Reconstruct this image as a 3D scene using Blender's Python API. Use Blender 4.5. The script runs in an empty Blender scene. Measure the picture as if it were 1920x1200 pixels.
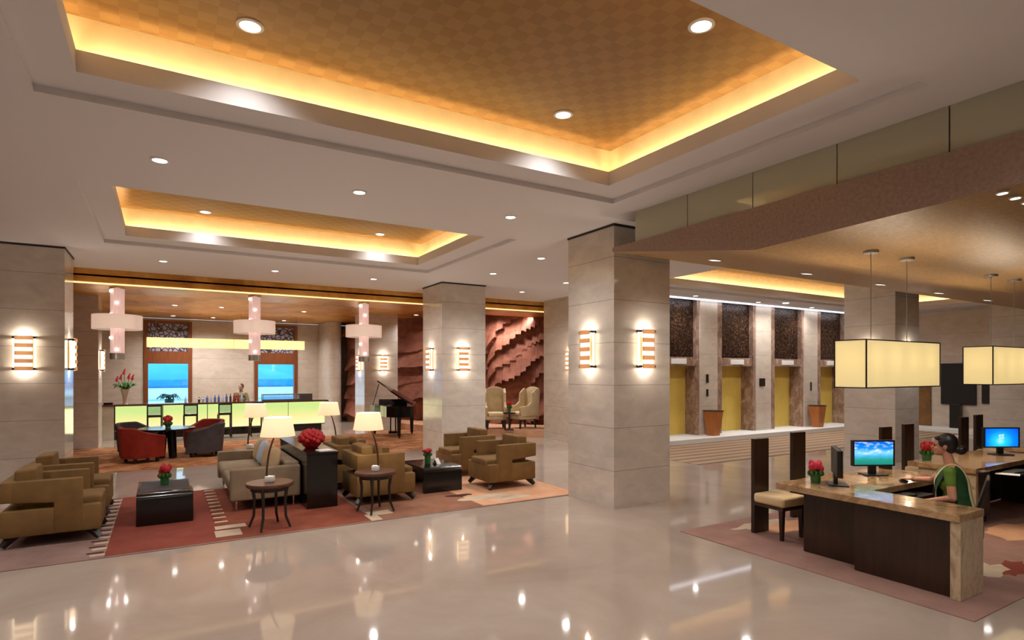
import bpy, bmesh, math, random
from mathutils import Vector, Matrix, Euler
random.seed(7)
PI = math.pi
COL = bpy.context.scene.collection
SC = bpy.context.scene

# ------------------------------------------------------------------ materials
def lin(c):
    out = []
    for v in c[:3]:
        v = v / 255.0
        out.append(v / 12.92 if v <= 0.04045 else ((v + 0.055) / 1.055) ** 2.4)
    return (out[0], out[1], out[2], 1.0)

class NT:
    def __init__(self, name):
        self.m = bpy.data.materials.new(name)
        self.m.use_nodes = True
        self.t = self.m.node_tree
        self.t.nodes.clear()
        self.out = self.n('ShaderNodeOutputMaterial')
    def n(self, typ, **kw):
        nd = self.t.nodes.new(typ)
        for k, v in kw.items():
            if k.startswith('i_'):
                nd.inputs[k[2:].replace('_', ' ')].default_value = v
            else:
                setattr(nd, k, v)
        return nd
    def l(self, a, b):
        self.t.links.new(a, b)
    def math(self, op, a, b=None):
        nd = self.n('ShaderNodeMath', operation=op)
        for i, v in enumerate((a, b)):
            if v is None: continue
            if isinstance(v, (int, float)): nd.inputs[i].default_value = v
            else: self.l(v, nd.inputs[i])
        return nd.outputs[0]
    def mix(self, fac, a, b):
        nd = self.n('ShaderNodeMix', data_type='RGBA')
        for key, v in ((0, fac), (6, a), (7, b)):
            if isinstance(v, (int, float)): nd.inputs[key].default_value = v
            elif isinstance(v, tuple): nd.inputs[key].default_value = v
            else: self.l(v, nd.inputs[key])
        return nd.outputs[2]
    def pos(self):
        return self.n('ShaderNodeNewGeometry').outputs['Position']
    def obj(self):
        return self.n('ShaderNodeTexCoord').outputs['Object']
    def noise(self, vec, scale, detail=4.0, rough=0.55, dist=0.0):
        nd = self.n('ShaderNodeTexNoise')
        nd.inputs['Scale'].default_value = scale
        nd.inputs['Detail'].default_value = detail
        nd.inputs['Roughness'].default_value = rough
        nd.inputs['Distortion'].default_value = dist
        self.l(vec, nd.inputs['Vector'])
        return nd.outputs[0]
    def scale(self, vec, s):
        nd = self.n('ShaderNodeMapping')
        nd.inputs['Scale'].default_value = s
        self.l(vec, nd.inputs['Vector'])
        return nd.outputs[0]
    def ramp(self, fac, stops):
        nd = self.n('ShaderNodeValToRGB')
        cr = nd.color_ramp
        while len(cr.elements) < len(stops): cr.elements.new(0.5)
        for e, (p, c) in zip(cr.elements, stops):
            e.position = p; e.color = c
        self.l(fac, nd.inputs[0])
        return nd.outputs[0]
    def principled(self, color, rough=0.5, metal=0.0, spec=0.5, bump=None, bstr=0.2, bdist=0.01, coat=0.0):
        p = self.n('ShaderNodeBsdfPrincipled')
        if isinstance(color, tuple): p.inputs['Base Color'].default_value = color
        else: self.l(color, p.inputs['Base Color'])
        p.inputs['Roughness'].default_value = rough
        p.inputs['Metallic'].default_value = metal
        p.inputs['Specular IOR Level'].default_value = spec
        p.inputs['Coat Weight'].default_value = coat
        if bump is not None:
            b = self.n('ShaderNodeBump')
            b.inputs['Strength'].default_value = bstr
            b.inputs['Distance'].default_value = bdist
            self.l(bump, b.inputs['Height'])
            self.l(b.outputs[0], p.inputs['Normal'])
        self.l(p.outputs[0], self.out.inputs[0])
        return p

def simple(name, rgb, rough=0.5, metal=0.0, spec=0.5, var=0.0, scale=8.0, bump=0.0, stretch=None, coat=0.0):
    t = NT(name)
    c = lin(rgb)
    v = t.obj()
    if stretch: v = t.scale(v, stretch)
    nz = t.noise(v, scale)
    if var > 0:
        lo = tuple(x * (1 - var) for x in c[:3]) + (1,)
        hi = tuple(min(1, x * (1 + var)) for x in c[:3]) + (1,)
        col = t.ramp(nz, [(0.3, lo), (0.7, hi)])
    else:
        col = c
    t.principled(col, rough, metal, spec, nz if bump else None, bump, 0.01, coat)
    return t.m

def emis(name, rgb, strength, sampled=True):
    t = NT(name)
    e = t.n('ShaderNodeEmission')
    e.inputs[0].default_value = lin(rgb)
    e.inputs[1].default_value = strength
    t.l(e.outputs[0], t.out.inputs[0])
    if not sampled:
        try: t.m.cycles.emission_sampling = 'NONE'
        except Exception: pass
    return t.m

def lampshade(name, rgb, glow, strength):
    """thin lit fabric: scatters light through, plus the glow of the bulb behind it"""
    t = NT(name)
    d = t.n('ShaderNodeBsdfDiffuse'); d.inputs[0].default_value = lin(rgb)
    tr = t.n('ShaderNodeBsdfTranslucent'); tr.inputs[0].default_value = lin(rgb)
    m1 = t.n('ShaderNodeMixShader'); m1.inputs[0].default_value = 0.6
    t.l(d.outputs[0], m1.inputs[1]); t.l(tr.outputs[0], m1.inputs[2])
    e = t.n('ShaderNodeEmission'); e.inputs[0].default_value = lin(glow); e.inputs[1].default_value = strength
    a = t.n('ShaderNodeAddShader')
    t.l(m1.outputs[0], a.inputs[0]); t.l(e.outputs[0], a.inputs[1])
    t.l(a.outputs[0], t.out.inputs[0])
    return t.m

def glassmat(name, tint=(1, 1, 1, 1), refl=0.08):
    t = NT(name)
    tr = t.n('ShaderNodeBsdfTransparent'); tr.inputs[0].default_value = tint
    g = t.n('ShaderNodeBsdfGlossy'); g.inputs[1].default_value = 0.02
    m = t.n('ShaderNodeMixShader'); m.inputs[0].default_value = refl
    t.l(tr.outputs[0], m.inputs[1]); t.l(g.outputs[0], m.inputs[2])
    t.l(m.outputs[0], t.out.inputs[0])
    return t.m

def stone_clad(name, rgb, rough=0.25, period=0.645, phase=0.56, vertical=0.0):
    t = NT(name)
    p = t.pos()
    sx = t.n('ShaderNodeSeparateXYZ'); t.l(p, sx.inputs[0])
    z = t.math('MODULO', t.math('ADD', sx.outputs[2], period * 4 - phase), period)
    joint = t.math('LESS_THAN', z, 0.008)
    if vertical:
        xx = t.math('MODULO', t.math('ADD', t.math('ADD', sx.outputs[0], sx.outputs[1]), 100.0), vertical)
        joint = t.math('MAXIMUM', joint, t.math('LESS_THAN', xx, 0.008))
    c = lin(rgb)
    nz = t.noise(t.scale(p, (1.2, 1.2, 2.4)), 2.2, 6, 0.6, 0.6)
    lo = tuple(x * 0.88 for x in c[:3]) + (1,)
    hi = tuple(min(1, x * 1.1) for x in c[:3]) + (1,)
    col = t.ramp(nz, [(0.3, lo), (0.7, hi)])
    col = t.mix(t.math('MULTIPLY', joint, 0.55), col, lin((70, 60, 52)))
    t.principled(col, rough, 0, 0.5)
    return t.m

M = {}
def build_materials():
    # polished cream marble floor
    t = NT('floor_marble'); p = t.pos()
    n1 = t.noise(p, 0.7, 8, 0.6, 1.2)
    n2 = t.noise(p, 6.0, 6, 0.65, 0.4)
    c1 = t.ramp(n1, [(0.3, lin((164, 147, 134))), (0.55, lin((176, 160, 147))), (0.75, lin((186, 172, 160)))])
    c2 = t.mix(t.math('MULTIPLY', n2, 0.22), c1, lin((160, 142, 128)))
    t.principled(c2, 0.055, 0, 0.42)
    M['floor'] = t.m
    M['ceiling'] = simple('ceiling_paint', (222, 219, 220), 0.8)
    M['column'] = stone_clad('column_stone', (212, 202, 190), 0.12)
    M['wall'] = stone_clad('wall_stone', (204, 190, 174), 0.35, 0.8, 0.2)
    # checked gold paper in the trays
    t = NT('gold_checker'); p = t.pos()
    ch = t.n('ShaderNodeTexChecker'); ch.inputs['Scale'].default_value = 7.6
    ch.inputs[1].default_value = lin((156, 117, 66)); ch.inputs[2].default_value = lin((144, 105, 57))
    mp = t.n('ShaderNodeMapping'); mp.inputs['Location'].default_value = (0.03, 0.05, 0.07)
    mp.inputs['Scale'].default_value = (1, 1, 0.0)
    t.l(p, mp.inputs['Vector']); t.l(mp.outputs[0], ch.inputs['Vector'])
    nz = t.noise(p, 40, 3)
    col = t.mix(t.math('MULTIPLY', nz, 0.25), ch.outputs[0], lin((128, 88, 44)))
    t.principled(col, 0.5, 0.0, 0.4)
    M['gold_check'] = t.m
    M['cove'] = simple('cove_paint', (232, 210, 160), 0.8, var=0.06, scale=5)
    # gold leaf over the bar
    t = NT('gold_leaf'); p = t.pos()
    nz = t.noise(t.scale(p, (1, 0.6, 1)), 1.1, 6, 0.6, 0.5)
    col = t.ramp(nz, [(0.3, lin((158, 100, 40))), (0.5, lin((212, 150, 66))), (0.72, lin((232, 186, 112)))])
    t.principled(col, 0.36, 0.35, 0.5, t.noise(p, 14, 3), 0.15, 0.02)
    M['gold_leaf'] = t.m
    # canopy
    t = NT('canopy_gold'); p = t.pos()
    nz = t.noise(p, 26, 5, 0.7)
    col = t.ramp(nz, [(0.3, lin((130, 98, 58))), (0.7, lin((170, 134, 86)))])
    t.principled(col, 0.5, 0.0, 0.4, nz, 0.2, 0.01)
    M['canopy_gold'] = t.m
    t = NT('canopy_brown'); p = t.pos()
    nz = t.noise(p, 30, 5, 0.7)
    col = t.ramp(nz, [(0.3, lin((140, 116, 104))), (0.7, lin((170, 144, 130)))])
    t.principled(col, 0.55, 0, 0.4, nz, 0.2, 0.01)
    M['canopy_brown'] = t.m
    M['green_glass'] = simple('back_painted_glass', (182, 180, 158), 0.04, 0, 0.7)
    M['dark_gap'] = simple('dark_joint', (40, 34, 30), 0.6)
    # upholstery
    def fabric(name, a, b):
        t = NT(name); o = t.obj()
        nz = t.noise(o, 3.5, 4)
        fine = t.noise(o, 220, 2)
        col = t.ramp(nz, [(0.3, lin(a)), (0.7, lin(b))])
        t.principled(col, 0.85, 0, 0.25, fine, 0.25, 0.004)
        return t.m
    M['tan'] = fabric('tan_upholstery', (112, 84, 48), (134, 102, 60))
    M['greige'] = fabric('greige_upholstery', (128, 110, 88), (146, 128, 106))
    M['beige_fab'] = fabric('beige_fabric', (178, 150, 112), (196, 170, 132))
    M['blue_fab'] = fabric('pale_blue_fabric', (170, 182, 200), (192, 202, 216))
    M['brown_fab'] = fabric('brown_fabric', (108, 78, 46), (136, 100, 62))
    M['red_fab'] = fabric('red_upholstery', (120, 31, 22), (146, 45, 28))
    M['char_fab'] = fabric('charcoal_upholstery', (62, 56, 56), (82, 76, 78))
    M['cream_fab'] = fabric('cream_upholstery', (214, 186, 140), (232, 208, 166))
    M['wing_fab'] = fabric('gold_cream_upholstery', (186, 164, 126), (212, 190, 152))
    # woods
    def wood(name, a, b, rough=0.35, st=(1, 1, 12)):
        t = NT(name); o = t.obj()
        nz = t.noise(t.scale(o, (st[2], st[2], 1.0)), 2.0, 5, 0.6, 0.5)
        col = t.ramp(nz, [(0.3, lin(a)), (0.7, lin(b))])
        t.principled(col, rough, 0, 0.5)
        return t.m
    M['dark_wood'] = wood('dark_wood', (40, 25, 17), (58, 36, 24), 0.3)
    M['black_wood'] = wood('black_wood', (13, 10, 10), (22, 17, 15), 0.16)
    M['espresso'] = wood('espresso_leg', (26, 19, 16), (34, 25, 20), 0.4)
    M['frame_wood'] = wood('window_frame_wood', (110, 58, 28), (134, 74, 38), 0.4)
    M['side_wood'] = wood('side_table_wood', (66, 38, 24), (92, 54, 34), 0.3)
    M['planter_wood'] = wood('planter_wood', (160, 92, 42), (190, 118, 60), 0.4)
    M['bar_wood'] = wood('bar_top_wood', (70, 36, 26), (96, 52, 36), 0.2)
    # brown desk marble
    t = NT('desk_marble'); o = t.pos()
    nz = t.noise(o, 3.0, 10, 0.68, 2.2)
    col = t.ramp(nz, [(0.28, lin((112, 80, 52))), (0.5, lin((168, 132, 92))), (0.62, lin((190, 156, 116))), (0.8, lin((140, 104, 72)))])
    t.principled(col, 0.08, 0, 0.6)
    M['desk_marble'] = t.m
    t = NT('desk_marble_veined'); o = t.pos()
    nz = t.noise(t.scale(o, (1.5, 1.5, 0.8)), 3.0, 10, 0.7, 1.8)
    col = t.ramp(nz, [(0.28, lin((150, 124, 96))), (0.5, lin((200, 178, 148))), (0.62, lin((176, 152, 120))), (0.8, lin((126, 100, 76)))])
    t.principled(col, 0.12, 0, 0.5)
    M['desk_marble_pale'] = t.m
    t = NT('red_marble'); o = t.pos()
    nz = t.noise(t.scale(o, (1, 1, 0.6)), 5.0, 10, 0.72, 0.7)
    col = t.ramp(nz, [(0.3, lin((112, 86, 74))), (0.5, lin((152, 122, 106))), (0.64, lin((190, 166, 148))), (0.8, lin((128, 98, 84)))])
    t.principled(col, 0.15, 0, 0.5)
    M['red_marble'] = t.m
    t = NT('mosaic'); o = t.pos()
    v = t.n('ShaderNodeTexVoronoi'); v.inputs['Scale'].default_value = 22
    t.l(o, v.inputs['Vector'])
    sp = t.n('ShaderNodeSeparateXYZ'); t.l(v.outputs['Color'], sp.inputs[0])
    col = t.ramp(sp.outputs[0], [(0.1, lin((30, 19, 14))), (0.6, lin((58, 38, 28))), (0.95, lin((90, 62, 46)))])
    t.principled(col, 0.25, 0.2, 0.5, v.outputs['Distance'], 0.4, 0.02)
    M['mosaic'] = t.m
    M['gold_door'] = simple('gold_door', (226, 196, 96), 0.4, 0.0, 0.5, var=0.06, scale=3)
    M['steel'] = simple('brushed_steel', (190, 188, 184), 0.3, 0.9)
    M['chrome'] = simple('chrome', (214, 214, 214), 0.12, 1.0)
    M['black_plastic'] = simple('black_plastic', (18, 18, 20), 0.35)
    M['piano_black'] = simple('piano_black', (8, 8, 9), 0.12, 0, 0.5)
    M['white'] = simple('white_paint', (232, 230, 226), 0.6)
    M['paper'] = simple('white_paper', (236, 234, 230), 0.8)
    M['veneer'] = lampshade('lit_wood_veneer', (176, 132, 96), (224, 176, 128), 0.22)
    M['brass'] = simple('brass', (180, 130, 84), 0.35, 0.6)
    M['bronze'] = simple('bronze', (52, 40, 32), 0.4, 0.5)
    M['grey_metal'] = simple('grey_metal', (92, 88, 84), 0.4, 0.5)
    M['red_petal'] = simple('red_petal', (176, 16, 22), 0.55, var=0.3, scale=30)
    M['pink_petal'] = simple('pink_red_petal', (196, 36, 60), 0.55, var=0.3, scale=30)
    M['leaf'] = simple('green_leaf', (54, 104, 36), 0.5, var=0.3, scale=10)
    M['dark_leaf'] = simple('dark_leaf', (34, 66, 40), 0.5, var=0.3, scale=6)
    M['green_vase'] = simple('green_glass_vase', (44, 96, 50), 0.15, 0, 0.6, var=0.2, scale=20)
    M['pale_vase'] = simple('pale_ceramic', (196, 180, 164), 0.3)
    M['lens'] = emis('downlight_lens', (255, 246, 232), 9.0, False)
    M['led_white'] = emis('cool_led', (236, 240, 255), 1.6, False)
    M['led_warm'] = emis('warm_led', (255, 214, 140), 1.5, False)
    M['sconce_glass'] = emis('sconce_glass', (255, 226, 184), 2.6, True)
    M['shade'] = lampshade('lamp_shade_fabric', (236, 226, 210), (255, 222, 178), 0.28)
    M['pendant_shade'] = lampshade('pendant_shade_fabric', (196, 188, 160), (255, 230, 172), 0.28)
    M['bar_shade'] = lampshade('bar_lamp_fabric', (236, 222, 186), (255, 218, 150), 0.5)
    M['drum'] = lampshade('drum_fabric', (214, 200, 188), (255, 218, 190), 0.13)
    M['crystal'] = lampshade('crystal_tube', (214, 196, 192), (255, 220, 206), 0.22)
    M['bead'] = emis('crystal_spark', (255, 244, 230), 4.0, False)
    # backlit bar front: lamp strip behind glass, greener at the top
    t = NT('bar_backlit_glass'); p = t.pos()
    sx = t.n('ShaderNodeSeparateXYZ'); t.l(p, sx.inputs[0])
    nz = t.noise(p, 1.6, 3)
    z = t.math('ADD', sx.outputs[2], t.math('MULTIPLY', nz, 0.25))
    col = t.ramp(z, [(0.34, lin((255, 243, 186))), (0.70, lin((236, 232, 150))), (1.10 - 0.12, lin((204, 228, 140)))])
    e = t.n('ShaderNodeEmission'); t.l(col, e.inputs[0]); e.inputs[1].default_value = 0.9
    g = t.n('ShaderNodeBsdfGlossy'); g.inputs[1].default_value = 0.1
    mx = t.n('ShaderNodeMixShader'); mx.inputs[0].default_value = 0.06
    t.l(e.outputs[0], mx.inputs[1]); t.l(g.outputs[0], mx.inputs[2]); t.l(mx.outputs[0], t.out.inputs[0])
    M['bar_glow'] = t.m
    # carpets
    def carpet(name, a, b, sc=3.0, sp=60):
        t = NT(name); p = t.pos()
        nz = t.noise(p, sc, 4, 0.6)
        fine = t.noise(p, sp, 2)
        col = t.ramp(nz, [(0.32, lin(a)), (0.68, lin(b))])
        t.principled(col, 0.95, 0, 0.1, fine, 0.4, 0.01)
        return t.m
    M['rug_base'] = carpet('rug_taupe', (134, 106, 98), (152, 124, 114))
    M['rug_red'] = carpet('rug_red', (124, 62, 50), (136, 72, 60))
    M['rug_rust'] = carpet('rug_rust', (122, 66, 50), (138, 78, 60))
    M['rug_pale'] = carpet('rug_pale', (186, 166, 142), (204, 186, 162))
    M['rug_brown'] = carpet('rug_brown', (134, 92, 72), (152, 108, 86))
    M['rug_peach'] = carpet('rug_peach', (202, 150, 116), (216, 170, 136))
    M['rug_dark'] = carpet('rug_dark', (74, 44, 38), (88, 54, 44))
    M['rug_mauve'] = carpet('rug_mauve', (146, 112, 100), (160, 126, 114))
    t = NT('bar_carpet'); p = t.pos()
    n1 = t.noise(t.scale(p, (1.0, 1.6, 1)), 2.2, 5, 0.65, 1.0)
    col = t.ramp(n1, [(0.32, lin((112, 68, 42))), (0.5, lin((166, 110, 72))), (0.7, lin((200, 152, 114)))])
    t.principled(col, 0.95, 0, 0.1)
    M['bar_carpet'] = t.m
    t = NT('striped_runner'); p = t.pos()
    w = t.n('ShaderNodeTexWave'); w.bands_direction = 'Y'
    w.inputs['Scale'].default_value = 0.85; w.inputs['Distortion'].default_value = 0.6; w.inputs['Detail'].default_value = 2
    t.l(p, w.inputs['Vector'])
    col = t.ramp(w.outputs[0], [(0.25, lin((134, 108, 86))), (0.7, lin((166, 140, 114)))])
    t.principled(col, 0.8, 0, 0.2)
    M['runner'] = t.m
    # carved sandstone
    t = NT('mural_stone'); p = t.pos()
    n1 = t.noise(t.scale(p, (1, 1, 1.8)), 1.2, 8, 0.65, 0.8)
    n2 = t.noise(p, 9, 6, 0.7)
    col = t.ramp(n1, [(0.3, lin((104, 56, 42))), (0.5, lin((146, 88, 68))), (0.7, lin((172, 112, 88)))])
    col = t.mix(t.math('MULTIPLY', n2, 0.35), col, lin((112, 66, 50)))
    t.principled(col, 0.75, 0, 0.3, n2, 0.5, 0.03)
    M['mural'] = t.m
    # lattice behind the bar: cut screen over pale glass
    t = NT('lattice_screen'); p = t.pos()
    v = t.n('ShaderNodeTexVoronoi'); v.feature = 'DISTANCE_TO_EDGE'; v.inputs['Scale'].default_value = 7.0
    t.l(t.scale(p, (1, 0.0, 1)), v.inputs['Vector'])
    msk = t.math('LESS_THAN', v.outputs['Distance'], 0.10)
    col = t.mix(msk, lin((176, 174, 200)), lin((66, 52, 54)))
    t.principled(col, 0.4, 0, 0.4)
    M['lattice'] = t.m
    # window view outside
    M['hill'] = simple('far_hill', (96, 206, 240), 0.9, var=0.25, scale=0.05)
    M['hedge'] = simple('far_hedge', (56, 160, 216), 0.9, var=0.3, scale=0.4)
    M['deck'] = simple('pale_pool_deck', (236, 246, 244), 0.5, var=0.05, scale=0.3)
    M['pool'] = simple('pool_water', (120, 205, 235), 0.05, 0, 0.6, var=0.15, scale=0.8)
    M['window_glass'] = glassmat('window_glass', (0.92, 0.97, 1.0, 1), 0.06)
    M['case_glass'] = glassmat('case_glass', (0.8, 0.88, 0.95, 1), 0.18)
    # screens
    t = NT('screen_meadow'); o = t.obj()
    sx = t.n('ShaderNodeSeparateXYZ'); t.l(o, sx.inputs[0])
    nz = t.noise(t.scale(o, (4, 1, 9)), 2.0, 4)
    z = t.math('ADD', sx.outputs[2], t.math('MULTIPLY', t.math('ADD', nz, -0.5), 0.05))
    zz = t.math('MULTIPLY', t.math('ADD', z, -0.10), 3.2)
    col = t.ramp(zz, [(0.0, lin((24, 110, 110))), (0.30, lin((40, 150, 130))), (0.42, lin((70, 170, 220))), (0.55, lin((130, 205, 250))), (0.72, lin((20, 140, 235))), (1.0, lin((0, 90, 215)))])
    cn = t.n('ShaderNodeMapRange'); cn.inputs[1].default_value = 0.5; cn.inputs[2].default_value = 0.72; t.l(t.noise(t.scale(o, (3, 1, 9)), 3.2, 5), cn.inputs[0]); cl = cn.outputs[0]
    col = t.mix(t.math('MULTIPLY', cl, t.math('GREATER_THAN', zz, 0.5)), col, lin((225, 242, 255)))
    e = t.n('ShaderNodeEmission'); t.l(col, e.inputs[0]); e.inputs[1].default_value = 1.0
    t.l(e.outputs[0], t.out.inputs[0]); M['screen_meadow'] = t.m
    t = NT('screen_blue'); o = t.obj()
    mp = t.n('ShaderNodeMapping'); mp.inputs['Location'].default_value = (0.02, 0, -0.27); mp.inputs['Scale'].default_value = (1, 0, 1.3)
    t.l(o, mp.inputs['Vector'])
    ln = t.n('ShaderNodeVectorMath', operation='LENGTH'); t.l(mp.outputs[0], ln.inputs[0])
    col = t.ramp(t.math('MULTIPLY', ln.outputs['Value'], 2.6), [(0.0, lin((150, 235, 255))), (0.2, lin((40, 200, 255))), (0.55, lin((10, 130, 250))), (1.0, lin((10, 60, 200)))])
    e = t.n('ShaderNodeEmission'); t.l(col, e.inputs[0]); e.inputs[1].default_value = 1.0
    t.l(e.outputs[0], t.out.inputs[0]); M['screen_blue'] = t.m
    M['logo'] = emis('screen_logo', (190, 235, 240), 0.8, False)
    # people
    M['skin'] = simple('skin', (198, 140, 110), 0.5, 0, 0.4, var=0.05, scale=6)
    M['skin2'] = simple('skin_tan', (176, 124, 96), 0.5, 0, 0.4)
    M['hair'] = simple('black_hair', (24, 17, 16), 0.4, 0, 0.5, var=0.3, scale=40, stretch=(1, 1, 4))
    M['sari_green'] = simple('sari_green', (96, 128, 34), 0.6, var=0.15, scale=12)
    M['sari_dark'] = simple('sari_dark_green', (36, 74, 36), 0.6, var=0.3, scale=14)
    M['sari_cream'] = simple('sari_cream', (222, 206, 150), 0.55, var=0.1, scale=20)
    M['khaki'] = simple('khaki_cloth', (126, 116, 84), 0.8, var=0.1)
    M['trouser'] = simple('black_cloth', (28, 26, 28), 0.8)
    M['lip'] = simple('lips', (160, 60, 58), 0.4)
    M['eye'] = simple('dark_eye', (30, 20, 18), 0.2)
    M['bottle_a'] = simple('bottle_clear', (170, 176, 190), 0.08, 0, 0.6)
    M['bottle_b'] = simple('bottle_blue', (70, 96, 150), 0.08, 0, 0.6)
    M['bottle_c'] = simple('bottle_red', (150, 40, 40), 0.1, 0, 0.6)
    M['bottle_d'] = simple('bottle_green', (40, 60, 40), 0.1, 0, 0.6)
build_materials()

# ------------------------------------------------------------------ mesh building
class MB:
    def __init__(self):
        self.bm = bmesh.new()
    def _merge(self, tb, mi=0, mat=None):
        if mat is not None: bmesh.ops.transform(tb, matrix=mat, verts=tb.verts)
        for f in tb.faces: f.material_index = mi
        me = bpy.data.meshes.new('tmp'); tb.to_mesh(me); tb.free()
        self.bm.from_mesh(me); bpy.data.meshes.remove(me)
        return self
    def box(self, x0, x1, y0, y1, z0, z1, bev=0.0, seg=2, mi=0, rot=None):
        tb = bmesh.new(); bmesh.ops.create_cube(tb, size=1.0)
        cx, cy, cz = (x0 + x1) / 2, (y0 + y1) / 2, (z0 + z1) / 2
        bmesh.ops.scale(tb, vec=(abs(x1 - x0), abs(y1 - y0), abs(z1 - z0)), verts=tb.verts)
        if bev > 0:
            bmesh.ops.bevel(tb, geom=list(tb.edges), offset=bev, segments=seg, affect='EDGES', profile=0.5)
        m = Matrix.Translation((cx, cy, cz))
        if rot is not None: m = m @ Euler(rot).to_matrix().to_4x4()
        return self._merge(tb, mi, m)
    def cone(self, p0, p1, r0, r1, seg=16, mi=0, caps=True):
        p0, p1 = Vector(p0), Vector(p1); d = p1 - p0
        tb = bmesh.new()
        bmesh.ops.create_cone(tb, cap_ends=caps, segments=seg, radius1=r0, radius2=r1, depth=d.length)
        q = Vector((0, 0, 1)).rotation_difference(d.normalized())
        return self._merge(tb, mi, Matrix.Translation((p0 + p1) / 2) @ q.to_matrix().to_4x4())
    def beam(self, p0, p1, w0, w1, mi=0):
        """tapered square bar"""
        p0, p1 = Vector(p0), Vector(p1); d = p1 - p0
        tb = bmesh.new()
        bmesh.ops.create_cone(tb, cap_ends=True, segments=4, radius1=w0 * 0.7071, radius2=w1 * 0.7071, depth=d.length)
        bmesh.ops.rotate(tb, cent=(0, 0, 0), matrix=Matrix.Rotation(PI / 4, 3, 'Z'), verts=tb.verts)
        q = Vector((0, 0, 1)).rotation_difference(d.normalized())
        return self._merge(tb, mi, Matrix.Translation((p0 + p1) / 2) @ q.to_matrix().to_4x4())
    def ball(self, c, r, seg=16, mi=0, rot=None):
        tb = bmesh.new(); bmesh.ops.create_uvsphere(tb, u_segments=seg, v_segments=max(6, seg // 2), radius=1.0)
        if isinstance(r, (int, float)): r = (r, r, r)
        m = Matrix.Translation(c)
        if rot is not None: m = m @ Euler(rot).to_matrix().to_4x4()
        m = m @ Matrix.Diagonal((r[0], r[1], r[2], 1))
        return self._merge(tb, mi, m)
    def lathe(self, prof, c=(0, 0, 0), seg=24, mi=0, closed=False):
        tb = bmesh.new(); rings = []
        for r, z in prof:
            rings.append([tb.verts.new((c[0] + r * math.cos(2 * PI * k / seg), c[1] + r * math.sin(2 * PI * k / seg), c[2] + z)) for k in range(seg)])
        for a, b in zip(rings[:-1], rings[1:]):
            for k in range(seg):
                tb.faces.new((a[k], a[(k + 1) % seg], b[(k + 1) % seg], b[k]))
        if not closed:
            if prof[0][0] > 1e-4: tb.faces.new(list(reversed(rings[0])))
            if prof[-1][0] > 1e-4: tb.faces.new(rings[-1])
        bmesh.ops.remove_doubles(tb, verts=tb.verts, dist=1e-5)
        return self._merge(tb, mi)
    def prism(self, pts, axis, a0, a1, mi=0, bev=0.0):
        """polygon pts (2-D) extruded along axis from a0 to a1; pts are the other two coordinates in xyz order"""
        def v3(p, a):
            if axis == 'x': return (a, p[0], p[1])
            if axis == 'y': return (p[0], a, p[1])
            return (p[0], p[1], a)
        tb = bmesh.new()
        A = [tb.verts.new(v3(p, a0)) for p in pts]; B = [tb.verts.new(v3(p, a1)) for p in pts]
        n = len(pts)
        tb.faces.new(A); tb.faces.new(list(reversed(B)))
        for k in range(n): tb.faces.new((A[k], B[k], B[(k + 1) % n], A[(k + 1) % n]))
        bmesh.ops.recalc_face_normals(tb, faces=tb.faces)
        if bev > 0: bmesh.ops.bevel(tb, geom=list(tb.edges), offset=bev, segments=2, affect='EDGES', profile=0.5)
        return self._merge(tb, mi)
    def tube(self, pts, r, seg=10, mi=0):
        """round tube along a path; r is one radius or a list"""
        pts = [Vector(p) for p in pts]; n = len(pts)
        rs = r if isinstance(r, (list, tuple)) else [r] * n
        tb = bmesh.new(); rings = []
        up = Vector((0, 0, 1))
        d0 = (pts[1] - pts[0]).normalized()
        u = d0.cross(up)
        if u.length < 1e-3: u = d0.cross(Vector((1, 0, 0)))
        u.normalize()
        for i, p in enumerate(pts):
            d = (pts[min(i + 1, n - 1)] - pts[max(i - 1, 0)]).normalized()
            u = (u - d * u.dot(d)).normalized(); w = d.cross(u)
            rings.append([tb.verts.new(p + (u * math.cos(2 * PI * k / seg) + w * math.sin(2 * PI * k / seg)) * rs[i]) for k in range(seg)])
        for a, b in zip(rings[:-1], rings[1:]):
            for k in range(seg): tb.faces.new((a[k], a[(k + 1) % seg], b[(k + 1) % seg], b[k]))
        tb.faces.new(list(reversed(rings[0]))); tb.faces.new(rings[-1])
        bmesh.ops.recalc_face_normals(tb, faces=tb.faces)
        return self._merge(tb, mi)
    def quad(self, pts, mi=0):
        tb = bmesh.new(); tb.faces.new([tb.verts.new(p) for p in pts])
        return self._merge(tb, mi)
    def cap(self, p0, p1, r0, r1, seg=14):
        """capsule bone for bodies"""
        self.cone(p0, p1, r0, r1, seg); self.ball(p0, r0, seg); self.ball(p1, r1, seg)
        return self
    def build(self, name, mats, parent=None, smooth=True, angle=35, loc=None):
        me = bpy.data.meshes.new(name); self.bm.to_mesh(me); self.bm.free()
        if not isinstance(mats, (list, tuple)): mats = [mats]
        for m in mats: me.materials.append(M[m] if isinstance(m, str) else m)
        if smooth and len(me.polygons):
            me.polygons.foreach_set('use_smooth', [True] * len(me.polygons))
            me.set_sharp_from_angle(angle=math.radians(angle))
        o = bpy.data.objects.new(name, me); COL.objects.link(o)
        if parent is not None: o.parent = parent
        if loc is not None: o.location = loc
        return o

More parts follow.
